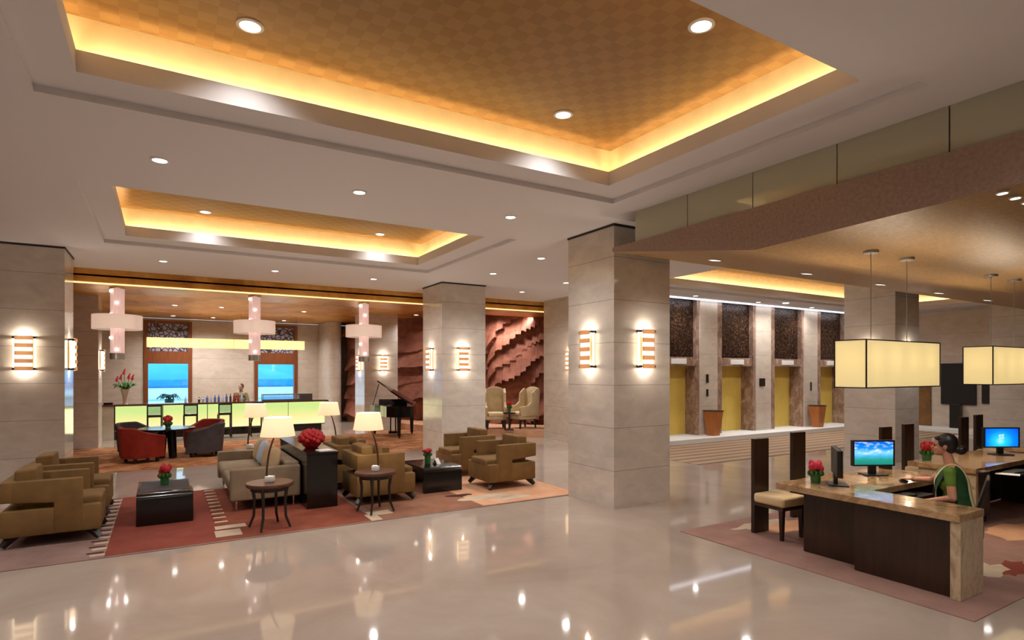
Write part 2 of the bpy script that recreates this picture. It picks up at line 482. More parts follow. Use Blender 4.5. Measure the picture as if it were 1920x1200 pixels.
def tag(o, label=None, cat=None, group=None, kind=None):
    if label: o['label'] = label
    if cat: o['category'] = cat
    if group: o['group'] = group
    if kind: o['kind'] = kind
    return o
def thing(name, loc, label, cat, rz=0.0, group=None):
    o = bpy.data.objects.new(name, None); COL.objects.link(o)
    o.empty_display_size = 0.1
    o.location = loc; o.rotation_euler = (0, 0, rz)
    return tag(o, label, cat, group)
def copy_tree(o, parent=None):
    c = o.copy(); COL.objects.link(c)
    if parent is not None: c.parent = parent
    for ch in list(o.children): copy_tree(ch, c)
    return c
def place(proto, state, loc, rz, label, group=None):
    """first use moves the prototype, later uses copy it"""
    if not state: o = proto; state.append(1)
    else: o = copy_tree(proto)
    o.location = loc; o.rotation_euler = (0, 0, rz); o['label'] = label
    if group: o['group'] = group
    return o
def struct(o, label, cat):
    return tag(o, label, cat, None, 'structure')
def light(kind, loc, energy, color, parent=None, rot=None, **kw):
    d = bpy.data.lights.new('lamp_light', kind); d.energy = energy; d.color = color
    for k, v in kw.items(): setattr(d, k, v)
    o = bpy.data.objects.new('lamp_light', d); COL.objects.link(o); o.location = loc
    if rot: o.rotation_euler = rot
    if parent is not None: o.parent = parent
    return o

WARM = (1.0, 0.86, 0.68)
WARM2 = (1.0, 0.82, 0.54)
SOFT = (1.0, 0.97, 0.95)
COOL = (0.92, 0.92, 1.0)

# ------------------------------------------------------------------ camera and world
cam = bpy.data.cameras.new('camera'); camo = bpy.data.objects.new('camera', cam); COL.objects.link(camo)
camo.location = (0, 0, 2.05)
FX, FY = 1089.0, 1813.0
nrm = math.hypot(FX, FY); FWD = Vector((FX / nrm, FY / nrm, 0)); RGT = Vector((FY / nrm, -FX / nrm, 0))
rotm = Matrix((RGT, Vector((0, 0, 1)), -FWD)).transposed()
camo.rotation_euler = rotm.to_euler()
cam.sensor_fit = 'HORIZONTAL'; cam.sensor_width = 36.0; cam.lens = 36.0 * 1089.0 / 1920.0
cam.shift_y = 98.0 / 1920.0; cam.clip_start = 0.05; cam.clip_end = 600
SC.camera = camo
YAW_R = math.atan2(RGT.y, RGT.x)      # direction of picture right, on the floor
YAW_F = math.atan2(FWD.y, FWD.x)

w = bpy.data.worlds.new('dusk_sky'); SC.world = w; w.use_nodes = True
wt = w.node_tree; wt.nodes.clear()
wo = wt.nodes.new('ShaderNodeOutputWorld'); bg = wt.nodes.new('ShaderNodeBackground')
tc = wt.nodes.new('ShaderNodeTexCoord'); sp = wt.nodes.new('ShaderNodeSeparateXYZ'); cr = wt.nodes.new('ShaderNodeValToRGB')
wt.links.new(tc.outputs['Generated'], sp.inputs[0]); wt.links.new(sp.outputs[2], cr.inputs[0])
els = cr.color_ramp.elements
els[0].position = 0.0; els[0].color = lin((190, 226, 246)); els[1].position = 0.6; els[1].color = lin((150, 204, 240))
wt.links.new(cr.outputs[0], bg.inputs[0]); bg.inputs[1].default_value = 1.8
wt.links.new(bg.outputs[0], wo.inputs[0])

vs = SC.view_settings
SC.display_settings.display_device = 'sRGB'
vs.view_transform = 'Standard'; vs.look = 'None'; vs.gamma = 1.0; vs.use_curve_mapping = False; vs.exposure = 0.40
try:
    cy = SC.cycles
    cy.max_bounces = 8; cy.diffuse_bounces = 4; cy.glossy_bounces = 3; cy.transmission_bounces = 4; cy.transparent_max_bounces = 6
    cy.caustics_reflective = False; cy.caustics_refractive = False
    cy.sample_clamp_indirect = 4.0; cy.use_denoising = True; cy.use_light_tree = True
except Exception: pass

# ================================================================== SETTING
H = 4.28
X0, X1, Y0, Y1 = -9.0, 23.6, -6.0, 26.0
b = MB(); b.box(X0, X1, Y0, Y1, -0.2, 0.0)
struct(b.build('floor', 'floor', smooth=False), 'polished cream marble floor of the lobby', 'floor')

def plate(mb, xs, ys, holes, z0, z1, plane='z', mi=0):
    """rectangles of a grid, leaving out holes; plane z: (x,y); plane y: xs = x, ys = z and z0,z1 = y"""
    xs = sorted(set(xs + [v for h in holes for v in h[:2]])); ys = sorted(set(ys + [v for h in holes for v in h[2:]]))
    for i in range(len(xs) - 1):
        for j in range(len(ys) - 1):
            cx, cy_ = (xs[i] + xs[i + 1]) / 2, (ys[j] + ys[j + 1]) / 2
            if any(h[0] < cx < h[1] and h[2] < cy_ < h[3] for h in holes): continue
            if plane == 'z': mb.box(xs[i], xs[i + 1], ys[j], ys[j + 1], z0, z1, mi=mi)
            elif plane == 'y': mb.box(xs[i], xs[i + 1], z0, z1, ys[j], ys[j + 1], mi=mi)
            else: mb.box(z0, z1, xs[i], xs[i + 1], ys[j], ys[j + 1], mi=mi)

# trays: outer step rectangle, inner lip rectangle
TRAYS = [((-0.88, 5.10, 2.20, 5.90), (-0.57, 4.69, 2.50, 5.50)),
         ((-0.87, 5.10, 8.35, 12.17), (-0.54, 4.67, 8.65, 11.68)),
         ((10.30, 22.9, 8.00, 11.15), (10.60, 22.6, 8.30, 10.80))]
cb = MB()
plate(cb, [X0, X1], [Y0, 15.35], [t[0] for t in TRAYS], H, H + 0.06)
ceil = struct(cb.build('ceiling', 'ceiling', smooth=False), 'flat pale taupe ceiling round the sunk gold trays', 'ceiling')
TN = ['tray over the front hall', 'tray over the lounge', 'tray before the elevators']
for ti, (o_, l_) in enumerate(TRAYS):
    zb, zt, zg = H + 0.06, H + 0.23, 4.84
    tb = MB()
    e = 0.25
    plate(tb, [o_[0] - e, o_[1] + e], [o_[2] - e, o_[3] + e], [l_], zb, zb + 0.04)           # flat band
    k = 0.03
    for (a, b_, c, d) in ((l_[0] - k, l_[1] + k, l_[2] - k, l_[2]), (l_[0] - k, l_[1] + k, l_[3], l_[3] + k),
                          (l_[0] - k, l_[0], l_[2], l_[3]), (l_[1], l_[1] + k, l_[2], l_[3])):
        tb.box(a, b_, c, d, zb + 0.039, zt)                                              # upstand lip
    g = 0.15
    W = (l_[0] - g, l_[1] + g, l_[2] - g, l_[3] + g)
    for (a, b_, c, d) in ((W[0] - k, W[1] + k, W[2] - k, W[2]), (W[0] - k, W[1] + k, W[3], W[3] + k),
                          (W[0] - k, W[0], W[2], W[3]), (W[1], W[1] + k, W[2], W[3])):
        tb.box(a, b_, c, d, zb + 0.02, zg + 0.02, mi=1)                                  # cove wall
    tb.box(W[0] - k, W[1] + k, W[2] - k, W[3] + k, zg, zg + 0.05, mi=2)                  # gold checked top
    tr = struct(tb.build('trim_%d' % (ti + 1), ['ceiling', 'cove', 'gold_check'], smooth=False),
                'sunk gold checked ceiling ' + TN[ti] + ' with lit cove', 'ceiling tray')
    # LED lines lying in the slot behind the lip, washing the cove wall
    zl = zb + 0.10
    Lx, Ly = l_[1] - l_[0], l_[3] - l_[2]
    cx, cy_ = (l_[0] + l_[1]) / 2, (l_[2] + l_[3]) / 2
    q = PI / 2 + 1.15; wd = 0.04; d = 0.045
    for (px, py, sx, sy, rot) in ((cx, l_[2] - d, Lx, wd, (-q, 0, 0)), (cx, l_[3] + d, Lx, wd, (q, 0, 0)),
                                  (l_[0] - d, cy_, wd, Ly, (0, q, 0)), (l_[1] + d, cy_, wd, Ly, (0, -q, 0))):
        light('AREA', (px, py, zl), 4.0 * max(sx, sy), WARM2, tr, rot, shape='RECTANGLE', size=sx, size_y=sy)

# bar ceiling and its bulkhead
b = MB(); b.box(X0, 13.5, 15.35, Y1, 4.12, 4.16)
struct(b.build('ceiling_bar', 'gold_leaf', smooth=False), 'gold leaf ceiling over the bar', 'ceiling')
b = MB(); b.box(X0, 11.5, 15.35, 17.0, 3.96, 4.119)
b.box(X0, 11.5, 15.35, 15.39, 4.119, H)
b.box(X0, 11.5, 15.325, 15.35, 3.955, 3.985, mi=1)
struct(b.build('trim_bulkhead', ['gold_leaf', 'led_warm'], smooth=False), 'gold leaf bulkhead with a bright bottom edge before the bar', 'bulkhead')

# walls
b = MB(); plate(b, [X0, 13.41], [0, 4.115], [(-0.62, 0.97, 0.45, 4.02), (3.23, 4.91, 0.45, 4.02)], Y1, Y1 + 0.3, 'y')
struct(b.build('wall_bar', 'wall', smooth=False), 'beige stone wall behind the bar, with two windows', 'wall')
b = MB()
pts = [(6.32, 25.99), (5.78, 25.99), (5.78, 24.3)] + [(6.05 - 0.27 * math.cos(k * PI / 10), 24.3 - 0.30 * math.sin(k * PI / 10)) for k in range(1, 10)] + [(6.32, 24.3)]
b.prism(pts, 'z', 0, 4.115)
struct(b.build('wall_return', 'wall'), 'pale curved wall end right of the bar', 'wall')
b = MB(); b.box(X0 - 0.2, X0, Y0, Y1 + 0.3, 0, H + 0.06)
struct(b.build('wall_left', 'wall', smooth=False), 'beige stone wall at the far left, out of view', 'wall')
b = MB(); b.box(X0, X1, Y0 - 0.2, Y0, 0, H + 0.06)
struct(b.build('wall_back', 'wall', smooth=False), 'beige stone wall behind the viewer', 'wall')
b = MB(); b.box(10.2, 12.0, 12.3, 15.05, 0, H)
struct(b.build('wall_block', 'wall', smooth=False), 'pale stone wall end between the carved mural and the elevators', 'wall')
b = MB(); b.box(13.42, 13.6, 15.06, 26.3, 0, H)  # added out of view to keep sky light from leaking past the mural
struct(b.build('wall_light_stop', 'wall', smooth=False), 'plain wall added behind the carved mural to stop sky light, out of view', 'wall')
b = MB(); plate(b, [Y0, 12.3], [0, H], [], X1, X1 + 0.2, 'x')
struct(b.build('wall_end', 'wall', smooth=False), 'pale far wall behind the reception area', 'wall')

# columns
def column(x0, x1, y0, y1, label):
    b = MB(); b.box(x0, x1, y0, y1, 0, H - 0.0)
    b.box(x0 - 0.012, x1 + 0.012, y0 - 0.012, y1 + 0.012, H - 0.035, H - 0.002, mi=1)
    return struct(b.build('column', ['column', 'dark_gap'], smooth=False), label, 'column')
column(5.78, 6.94, 6.66, 7.80, 'nearest square stone column, with two lit sconces, beside the canopy tip')
column(5.88, 7.09, 13.13, 14.35, 'square stone column behind the right-hand tan armchairs')
column(-2.66, -1.5, 12.95, 14.10, 'square stone column at the left picture edge behind tan armchairs')
column(-2.66, -1.5, 19.2, 20.3, 'square stone column left of the bar, behind the nearer left column')
column(6.03, 7.24, 20.05, 21.2, 'square stone column behind the grand piano')
column(14.2, 15.28, 6.80, 7.95, 'square stone column behind the first box pendant')
column(22.5, 23.62, 6.80, 8.0, 'stone column at the right picture edge behind the second box pendant')

# raised platforms
b = MB(); b.box(10.21, X1, 11.6, 12.295, 0, 0.13, 0.005); b.box(12.001, X1, 12.295, 12.81, 0, 0.129)
struct(b.build('floor_step', 'white', smooth=False), 'low white stone step along the elevator wall', 'step')
b = MB(); b.prism([(7.3, 19.9), (8.3, 17.4), (10.3, 15.1), (13.4, 15.1), (13.4, 21), (7.3, 24)], 'z', 0, 0.22)
struct(b.build('floor_platform', 'rug_peach', smooth=False), 'low peach carpeted platform in front of the mural', 'platform')

# carved stone mural, curved in plan
def arc_point(t):
    ctrl = [(-0.283, 24.35), (-0.25, 23.4), (-0.2, 22.6), (-0.1, 21.4), (0.0, 20.6), (0.06, 20.3), (0.12, 20.1)]
    f = t * (len(ctrl) - 1); i = min(int(f), len(ctrl) - 2); u = f - i
    def q(k):
        k = max(0, min(len(ctrl) - 1, k)); s, d = ctrl[k]
        return (FWD + RGT * s) * d
    p0, p1, p2, p3 = q(i - 1), q(i), q(i + 1), q(i + 2)
    return 0.5 * ((2 * p1) + (-p0 + p2) * u + (2 * p0 - 5 * p1 + 4 * p2 - p3) * u * u + (-p0 + 3 * p1 - 3 * p2 + p3) * u ** 3)
def ledge(u, v):
    """stepped rock ledges climbing to the right, each overhanging the one below"""
    s = u * 10.5
    k = max(0.0, min(1.0, (s - 5.0) / 1.6)); k = k * k * (3 - 2 * k)
    slope = 0.10 + 0.62 * k
    st = math.floor(s / 0.24) * 0.24
    warp = 0.22 * math.sin(s * 1.1 + 1.0) + 0.08 * math.sin(v * 2.0 + s * 2.7)
    q = (v - slope * (0.25 * s + 0.75 * st) - warp) / 0.66
    fr = q - math.floor(q)
    band = math.floor(q)
    amp = 0.55 + 0.45 * math.sin(band * 2.7 + s * 1.15 + 0.6)
    h = 0.25 * amp * (1 - fr) ** 1.3
    h += 0.05 * math.sin(v * 2.2 + s * 1.3) + 0.02 * math.sin(v * 7 - s * 4)
    return h
b = MB(); nu, nv = 420, 130
z0, z1 = 0.0, 4.115
grid = []
for i in range(nu + 1):
    t = i / nu; p = arc_point(t); d = (arc_point(min(1, t + 0.002)) - arc_point(max(0, t - 0.002))).normalized()
    nn = Vector((d.y, -d.x, 0))
    row = []
    for j in range(nv + 1):
        v = z0 + (z1 - z0) * j / nv
        pp = p + nn * ledge(t, v)
        row.append(b.bm.verts.new((pp.x, pp.y, v)))
    grid.append(row)
for i in range(nu):
    for j in range(nv):
        b.bm.faces.new((grid[i][j], grid[i + 1][j], grid[i + 1][j + 1], grid[i][j + 1]))
back = []
for i in (0, nu):
    p = arc_point(i / nu); d = (arc_point(min(1, i / nu + 0.002)) - arc_point(max(0, i / nu - 0.002))).normalized()
    nn = Vector((d.y, -d.x, 0)); pp = p - nn * 0.5
    back.append([b.bm.verts.new((pp.x, pp.y, z)) for z in (z0, z1)])
b.bm.faces.new((back[0][0], back[0][1], back[1][1], back[1][0]))
mural = tag(b.build('stone_mural', 'mural', angle=50), 'large carved reddish sandstone wall relief of stepped ledges behind the piano', 'wall relief')

# ---------------------------------------------------------------- windows behind the bar
for wi, (xa, xb) in enumerate(((-0.62, 0.97), (3.23, 4.91))):
    root = thing('window_%d' % (wi + 1), (xa, Y1, 0), ('window behind the bar nearer the flower vase, palm outside' if wi == 0 else 'window behind the bar nearer the glass display case'), 'window')
    root['kind'] = 'structure'
    wdt = xb - xa
    b = MB(); f = 0.13
    b.box(0, f, -0.06, 0.22, 0.45, 4.02); b.box(wdt - f, wdt, -0.06, 0.22, 0.45, 4.02)
    b.box(f, wdt - f, -0.06, 0.22, 3.92, 4.02); b.box(f, wdt - f, -0.06, 0.22, 0.45, 0.57)
    b.box(f, wdt - f, -0.05, 0.2, 2.38, 2.86)
    b.build('window_frame', 'frame_wood', root, smooth=False)
    b = MB(); b.box(f, wdt - f, 0.06, 0.10, 2.86, 3.92); b.build('lattice_screen', 'lattice', root, smooth=False)
    b = MB(); b.box(f, wdt - f, 0.09, 0.10, 0.57, 2.38); b.build('pane', 'window_glass', root, smooth=False)

# outside, seen through the panes
b = MB(); b.box(-60, 80, 27.3, 40, -0.4, -0.15); b.box(-60, 80, 56, 98, -0.4, -0.15)
struct(b.build('terrace', 'deck', smooth=False), 'pale terrace outside the bar windows', 'terrace')
b = MB(); b.box(-60, 80, 40, 56, -0.5, -0.25)
struct(b.build('pool_water', 'pool', smooth=False), 'bright blue pool outside the bar windows', 'pool')
b = MB(); b.box(-60, 80, 95, 97.5, -0.15, 1.0, 0.3)
struct(b.build('hedge', 'hedge', smooth=False), 'dark blue line of hedge beyond the pool', 'hedge')
b = MB()
for (cx, cy_, rx, rz) in ((-40, 260, 90, 9), (60, 300, 120, 12), (160, 280, 90, 9)):
    b.ball((cx, cy_, -1), (rx, 40, rz), 40)
b.box(-400, 500, 98.1, 400, -1.5, -0.9)
struct(b.build('hills', 'hill'), 'hazy blue hills beyond the pool', 'hills')

# ---------------------------------------------------------------- elevators
for k in range(4):
    ax = 12.43 + 2.66 * k
    names = ['partly behind the nearest column', 'to the right of the first wooden bin', 'to the left of the second wooden bin', 'partly behind the first box pendant']
    el = thing('elevator', (ax, 12.3, 0.13), 'gold elevator door in a brown marble surround, ' + names[k], 'elevator', 0, 'elevator bays')
    b = MB(); b.box(-0.25, 0.0, -0.02, 0.5, 0, H - 0.14); b.build('marble_jamb', 'red_marble', el, smooth=False)
    b = MB(); b.box(1.53, 1.62, -0.02, 0.5, 0, H - 0.14); b.build('marble_jamb', 'red_marble', el, smooth=False)
    b = MB(); b.box(0.0, 0.762, 0.45, 0.5, 0, 2.12); b.build('door_leaf', 'gold_door', el, smooth=False)
    b = MB(); b.box(0.768, 1.53, 0.45, 0.5, 0, 2.12); b.build('door_leaf', 'gold_door', el, smooth=False)
    b = MB(); b.box(0.0, 1.53, 0.02, 0.5, 2.12, 2.38); li = b.build('lintel', 'red_marble', el, smooth=False)
    b = MB(); b.box(0.45, 1.1, 0.0, 0.02, 2.17, 2.33, 0.005); tag(b.build('indicator_plate', 'white', li, smooth=False), 'pale floor indicator')
    b = MB(); b.box(0.0, 1.53, 0.14, 0.5, 2.38, H - 0.14)
    b.box(0.05, 1.48, 0.12, 0.14, 2.43, H - 0.2); b.build('mosaic_panel', 'mosaic', el, smooth=False)
# piers between the elevators, wall beyond
b = MB(); b.box(12.001, 12.178, 12.28, 12.8, 0.13, H)
struct(b.build('wall_elevator', 'wall', smooth=False), 'narrow stone strip left of the first elevator', 'wall')
for k in range(4):
    ax = 12.43 + 2.66 * k
    b = MB(); b.box(ax + 1.621, ax + 2.409 if k < 3 else X1, 12.24, 12.8, 0.13, H)
    struct(b.build('wall_elevator', 'wall', smooth=False), ['pale stone pier behind the first wooden bin', 'pale stone pier with a square sign between elevators', 'pale stone pier behind the second wooden bin', 'pale stone wall right of the last elevator'][k], 'wall')
b = MB(); b.box(12.0, X1, 12.13, 12.18, 4.235, 4.275); ls = b.build('trim_light', 'led_white', smooth=False)
struct(ls, 'white light line where the elevator wall meets the ceiling', 'light line')
light('AREA', (17.6, 12.08, 4.22), 14, COOL, ls, (math.radians(12), 0, 0), shape='RECTANGLE', size=11, size_y=0.12)
def wall_plate(x, z, w_, h_, label, m='bronze'):
    b = MB(); b.box(x - w_ / 2, x + w_ / 2, 12.215, 12.24, z - h_ / 2, z + h_ / 2, 0.004)
    tag(b.build('call_panel', m, smooth=False), label, 'panel')
wall_plate(14.36, 1.86, 0.1, 0.26, 'dark call plate above another on the first elevator pier')
wall_plate(14.36, 1.42, 0.08, 0.22, 'lower dark call plate on the first elevator pier')
wall_plate(17.02, 1.72, 0.28, 0.26, 'square dark sign plate on the middle elevator pier')
wall_plate(19.75, 1.55, 0.06, 0.3, 'slim dark call plate on the pier above the second wooden bin')
for x, lab in ((14.33, 'tapered wooden bin standing before the first elevator pier'), (19.72, 'tapered wooden bin standing before the third elevator pier')):
    pt = thing('waste_bin', (x, 11.98, 0.13), lab, 'bin', 0, 'wooden bins')
    b = MB(); b.lathe([(0.19, 0), (0.29, 0.74), (0.265, 0.74), (0.25, 0.62), (0.0, 0.62)], seg=4); o = b.build('bin_body', 'planter_wood', pt, smooth=False); o.rotation_euler = (0, 0, PI / 4)
    b = MB(); b.box(-0.22, 0.22, -0.22, 0.22, 0.745, 0.765, 0.005); b.build('bin_rim', 'bronze', pt, smooth=False)

# ---------------------------------------------------------------- canopy over reception
prof = [(6.49, 3.80), (6.49, 3.86), (-5.9, 3.92), (-5.9, 3.72), (1.78, 3.49), (4.12, 3.40)]
b = MB(); b.prism(prof, 'x', 5.60, X1 - 0.01, mi=0)
b.bm.faces.ensure_lookup_table(); b.bm.normal_update()
for f in b.bm.faces:
    if f.normal.z < -0.5: f.material_index = 1
struct(b.build('ceiling_canopy', ['canopy_brown', 'canopy_gold'], smooth=False), 'folded brown and gold canopy hanging over the reception desks', 'canopy')
gr = thing('glass_band', (5.63, 0, 3.87), 'strip of olive glass panels above the canopy edge', 'glass panels'); gr['kind'] = 'structure'
for k in range(12):
    ya = 6.05 - 0.943 * (k + 1); yb = 6.05 - 0.943 * k
    b = MB(); b.box(0, 0.02, ya + 0.006, yb - 0.006, 0, H - 3.87); b.build('glass_panel', 'green_glass', gr, smooth=False)
b = MB(); b.box(0.03, 0.12, -5.5, 6.05, 0, H - 3.87); b.build('backing_board', 'dark_gap', gr, smooth=False)

# ---------------------------------------------------------------- far wall fittings at right
b = MB(); b.box(X1 - 0.06, X1 - 0.005, 8.75, 9.79, 0.93, 2.36, 0.01)
tag(b.build('wall_screen', 'black_plastic', smooth=False), 'large black screen on the far wall behind reception', 'screen')
b = MB(); b.box(X1 - 0.05, X1 - 0.005, 8.15, 8.6, 1.0, 1.75, 0.01)
tag(b.build('wall_screen', 'black_plastic', smooth=False), 'small black screen next to the right edge column', 'screen')
b = MB(); b.box(X1 - 0.04, X1 - 0.004, 10.1, 10.55, 0.13, 2.2)
tag(b.build('wall_panel', 'brown_fab', smooth=False), 'narrow brown panel on the far wall right of a column', 'panel')
b = MB(); b.box(X1 - 0.25, X1 - 0.06, 9.15, 9.45, 0.13, 0.95, 0.01)
tag(b.build('pedestal', 'black_plastic', smooth=False), 'black pedestal under the large wall screen', 'pedestal')
b = MB(); b.box(X1 - 0.9, X1 - 0.001, 8.0, 11.59, 0.0, 0.13, 0.01)
struct(b.build('floor_ledge', 'white', smooth=False), 'white stone ledge along the far wall behind reception', 'step')

# ---------------------------------------------------------------- downlights
def downlight(x, y, z, label, r=0.10, watts=90, group=None, tilt=None, col=SOFT, cone=150, rough_light=True):
    t = thing('downlight', (x, y, z), label, 'ceiling light', 0, group)
    b = MB(); b.lathe([(r * 0.72, 0.004), (r * 0.76, -0.012), (r, -0.008), (r, 0.0)], seg=24, closed=True)
    a = b.build('trim_ring', 'white', t)
    b = MB(); b.lathe([(0.0, -0.004), (r * 0.74, -0.004)], seg=24); c = b.build('lens', 'lens', t)
    if tilt: a.rotation_euler = tilt; c.rotation_euler = tilt
    if watts > 0:
        light('SPOT', (0, 0, -0.03), watts, col, t, None, spot_size=math.radians(cone), spot_blend=0.9, shadow_soft_size=r * 0.7)
    return t
G1 = 'downlights in the front tray'
downlight(0.60, 5.09, 4.84, 'downlight in the front gold tray, far left of its three in view', 0.105, 48, G1, cone=125)
downlight(3.71, 3.22, 4.84, 'downlight in the front gold tray, nearest the right edge', 0.105, 48, G1, cone=125)
downlight(3.71, 5.10, 4.84, 'downlight in the front gold tray, near its far corner', 0.105, 48, G1, cone=125)
G2 = 'downlights in the lounge tray'
downlight(0.63, 11.40, 4.84, 'left one of two downlights in the lounge gold tray', 0.105, 28, G2, cone=125)
downlight(3.75, 11.42, 4.84, 'right one of two downlights in the lounge gold tray', 0.105, 28, G2, cone=125)
G3 = 'downlights in the flat ceiling'
lab3 = [(-0.03, 7.13, 'first from the left of the row between the two gold trays'), (2.08, 7.13, 'middle one of the row between the two gold trays'),
        (4.27, 7.15, 'last, rightmost of the row between the two gold trays'), (0.0, 13.58, 'nearest the left column, beyond the lounge tray'),
        (2.11, 13.62, 'middle one of the row beyond the lounge tray'), (4.31, 13.60, 'rightmost of the row beyond the lounge tray'),
        (6.33, 9.43, 'right of the lounge tray, nearest the front column'), (6.38, 11.45, 'between lounge tray and front column, second one back'),
        (8.52, 13.65, 'far one above the wall by the mural'), (8.60, 11.70, 'half beside the front column edge')]
for x, y, s in lab3: downlight(x, y, H, 'ceiling downlight ' + s, 0.092, 120, G3)
G4 = 'downlights before the elevators'
for x, y, s in ((13.3, 11.75, 'left'), (16.2, 11.78, 'middle'), (19.1, 11.8, 'right')):
    downlight(x, y, H, 'downlight before the elevators, %s one of three' % s, 0.092, 80, G4)
G5 = 'downlights over the bar'
for i, (x, y, s) in enumerate(((0.31, 20.68, 'left one of the front row'), (1.59, 20.6, 'second of the front row'), (4.11, 20.6, 'right one of the front row'),
                               (0.32, 24.6, 'left one of the back row'), (1.62, 24.6, 'second of the back row'), (4.14, 24.6, 'right one of the back row'))):
    downlight(x, y, 4.12, 'small downlight in the gold bar ceiling, ' + s, 0.10, 230, G5)
G6 = 'downlights before the mural'
for x, y, s in ((8.9, 17.6, 'left'), (9.9, 17.73, 'second'), (10.3, 17.1, 'third'), (10.9, 17.0, 'right')):
    downlight(x, y, 4.12, 'bright downlight washing the stone mural, %s of four' % s, 0.10, 110, G6, cone=140)
for sx, dd, s in ((-0.262, 22.6, 'left'), (-0.165, 20.9, 'right')):
    q = (FWD + RGT * sx) * dd
    downlight(q.x, q.y, 4.12, 'downlight washing the mural behind the piano, %s one' % s, 0.10, 130, G6, cone=140)
for x in (12.6, 16.2, 19.8):  # unseen fill lights added in this tray to brighten the far wall and floor
    b = MB(); b.lathe([(0.0, -0.006), (0.075, -0.006), (0.092, -0.008), (0.092, 0.0)], seg=20); b.build('added_fill_light', 'lens', ceil, loc=(x, 9.5, 4.838))
    light('SPOT', (x, 9.5, 4.80), 150, SOFT, ceil, None, spot_size=math.radians(155), spot_blend=0.9, shadow_soft_size=0.08)
def soffit_z(y): return 3.40 + (y - 4.12) / (6.49 - 4.12) * 0.40 if y > 4.12 else 3.40 + (4.12 - y) * 0.09 / 2.34
ta = math.atan2(0.40, 2.37)
G7 = 'downlights along the canopy edge'
for i, x in enumerate((6.69, 8.87, 11.1, 13.3, 15.55)):
    downlight(x, 5.56, soffit_z(5.56) - 0.004, 'canopy downlight, number %s from the column along the far edge' % ['one', 'two', 'three', 'four', 'five'][i], 0.10, 45, G7, tilt=(ta, 0, 0))
G8 = 'small downlights in the near canopy'
for i, x in enumerate((5.72, 5.97, 6.22)):
    downlight(x, 1.95, soffit_z(1.95) - 0.004, 'small canopy downlight close to the right picture edge, %s of three' % ['first', 'second', 'third'][i], 0.045, 12, G8, tilt=(-0.04, 0, 0))
# unseen fill lights added to brighten the room, built as parts of the ceiling
for x, y in ((-0.03, 0.6), (2.08, 0.6), (4.27, 0.6), (-3.0, 3.5), (-3.0, 7.1), (-5.5, 10.0), (0.6, -2.5), (3.7, -2.5), (-3.0, -1.0), (-4.5, 13.6), (8.6, 9.43), (-3.0, 16.5 - 3.4), (17.2, 11.5), (20.9, 11.4)):
    b = MB(); b.lathe([(0.0, -0.006), (0.075, -0.006), (0.092, -0.008), (0.092, 0.0)], seg=20); o = b.build('added_fill_light', 'lens', ceil, loc=(x, y, H))
    light('SPOT', (x, y, H - 0.03), 120, SOFT, ceil, None, spot_size=math.radians(155), spot_blend=0.9, shadow_soft_size=0.08)

# ---------------------------------------------------------------- wall sconces
def make_sconce():
    t = thing('wall_sconce', (0, 0, 0), 'x', 'wall lamp')
    b = MB(); b.box(-0.12, 0.12, 0.0, 0.012, -0.29, 0.29); b.build('back_plate', 'brass', t, smooth=False)
    b = MB(); b.box(-0.115, 0.115, 0.085, 0.10, -0.30, 0.30, 0.004); b.build('glass_front', 'sconce_glass', t, smooth=False)
    b = MB(); b.box(-0.155, -0.125, 0.03, 0.06, -0.26, 0.26, 0.006); b.box(0.125, 0.155, 0.03, 0.06, -0.26, 0.26, 0.006); b.build('side_rod', 'sconce_glass', t, smooth=False)
    for zc in (-0.265, -0.135, 0.0, 0.135, 0.265):
        b = MB(); b.box(-0.125, 0.125, 0.10, 0.115, zc - 0.034, zc + 0.034, 0.004); b.build('wood_band', 'veneer', t, smooth=False)
    for sx in (-1, 1):
        for sz in (-1, 1):
            b = MB(); b.cone((sx * 0.14, 0.0, sz * 0.27), (sx * 0.14, 0.10, sz * 0.27), 0.02, 0.02, 12); b.build('bolt', 'bronze', t)
    for sz in (-1, 1): light('POINT', (0, 0.045, sz * 0.27), 7, (1.0, 0.86, 0.72), t, None, shadow_soft_size=0.02)
    return t
proto = make_sconce(); st = []
GS = 'striped wall sconces'
# local +y points out of the wall; rz turns it
SC_ = [((-2.05, 12.95, 2.38), PI, 'striped sconce on the left picture edge column, its broad front face'),
       ((-1.5, 14.05 - 0.55, 2.38), -PI / 2, 'striped sconce on the narrow side of the left edge column'),
       ((-1.5, 19.75, 2.38), -PI / 2, 'small far sconce on the column left of the bar'),
       ((6.03, 20.62, 2.38), PI / 2, 'far sconce on the left side of the column behind the piano'),
       ((6.70, 20.05, 2.38), PI, 'far sconce on the front of the column behind the piano'),
       ((5.88, 13.80, 2.38), PI / 2, 'striped sconce on the left side of the column behind the armchairs'),
       ((6.43, 13.13, 2.38), PI, 'striped sconce on the front of the column behind the armchairs'),
       ((5.78, 7.23, 2.41), PI / 2, 'large striped sconce on the left side of the nearest column'),
       ((6.38, 6.66, 2.41), PI, 'large striped sconce on the front of the nearest column'),
       ((10.2, 13.65, 2.38), PI / 2, 'sconce on the pale wall, mostly hidden by the nearest column'),
       ((14.2, 7.36, 2.38), PI / 2, 'sconce glowing behind the first box pendant, left face of its column'),
       ((14.74, 6.80, 2.38), PI, 'sconce glowing above the first box pendant, right face of its column')]
for loc, rz, lab in SC_: place(proto, st, loc, rz, lab, GS)

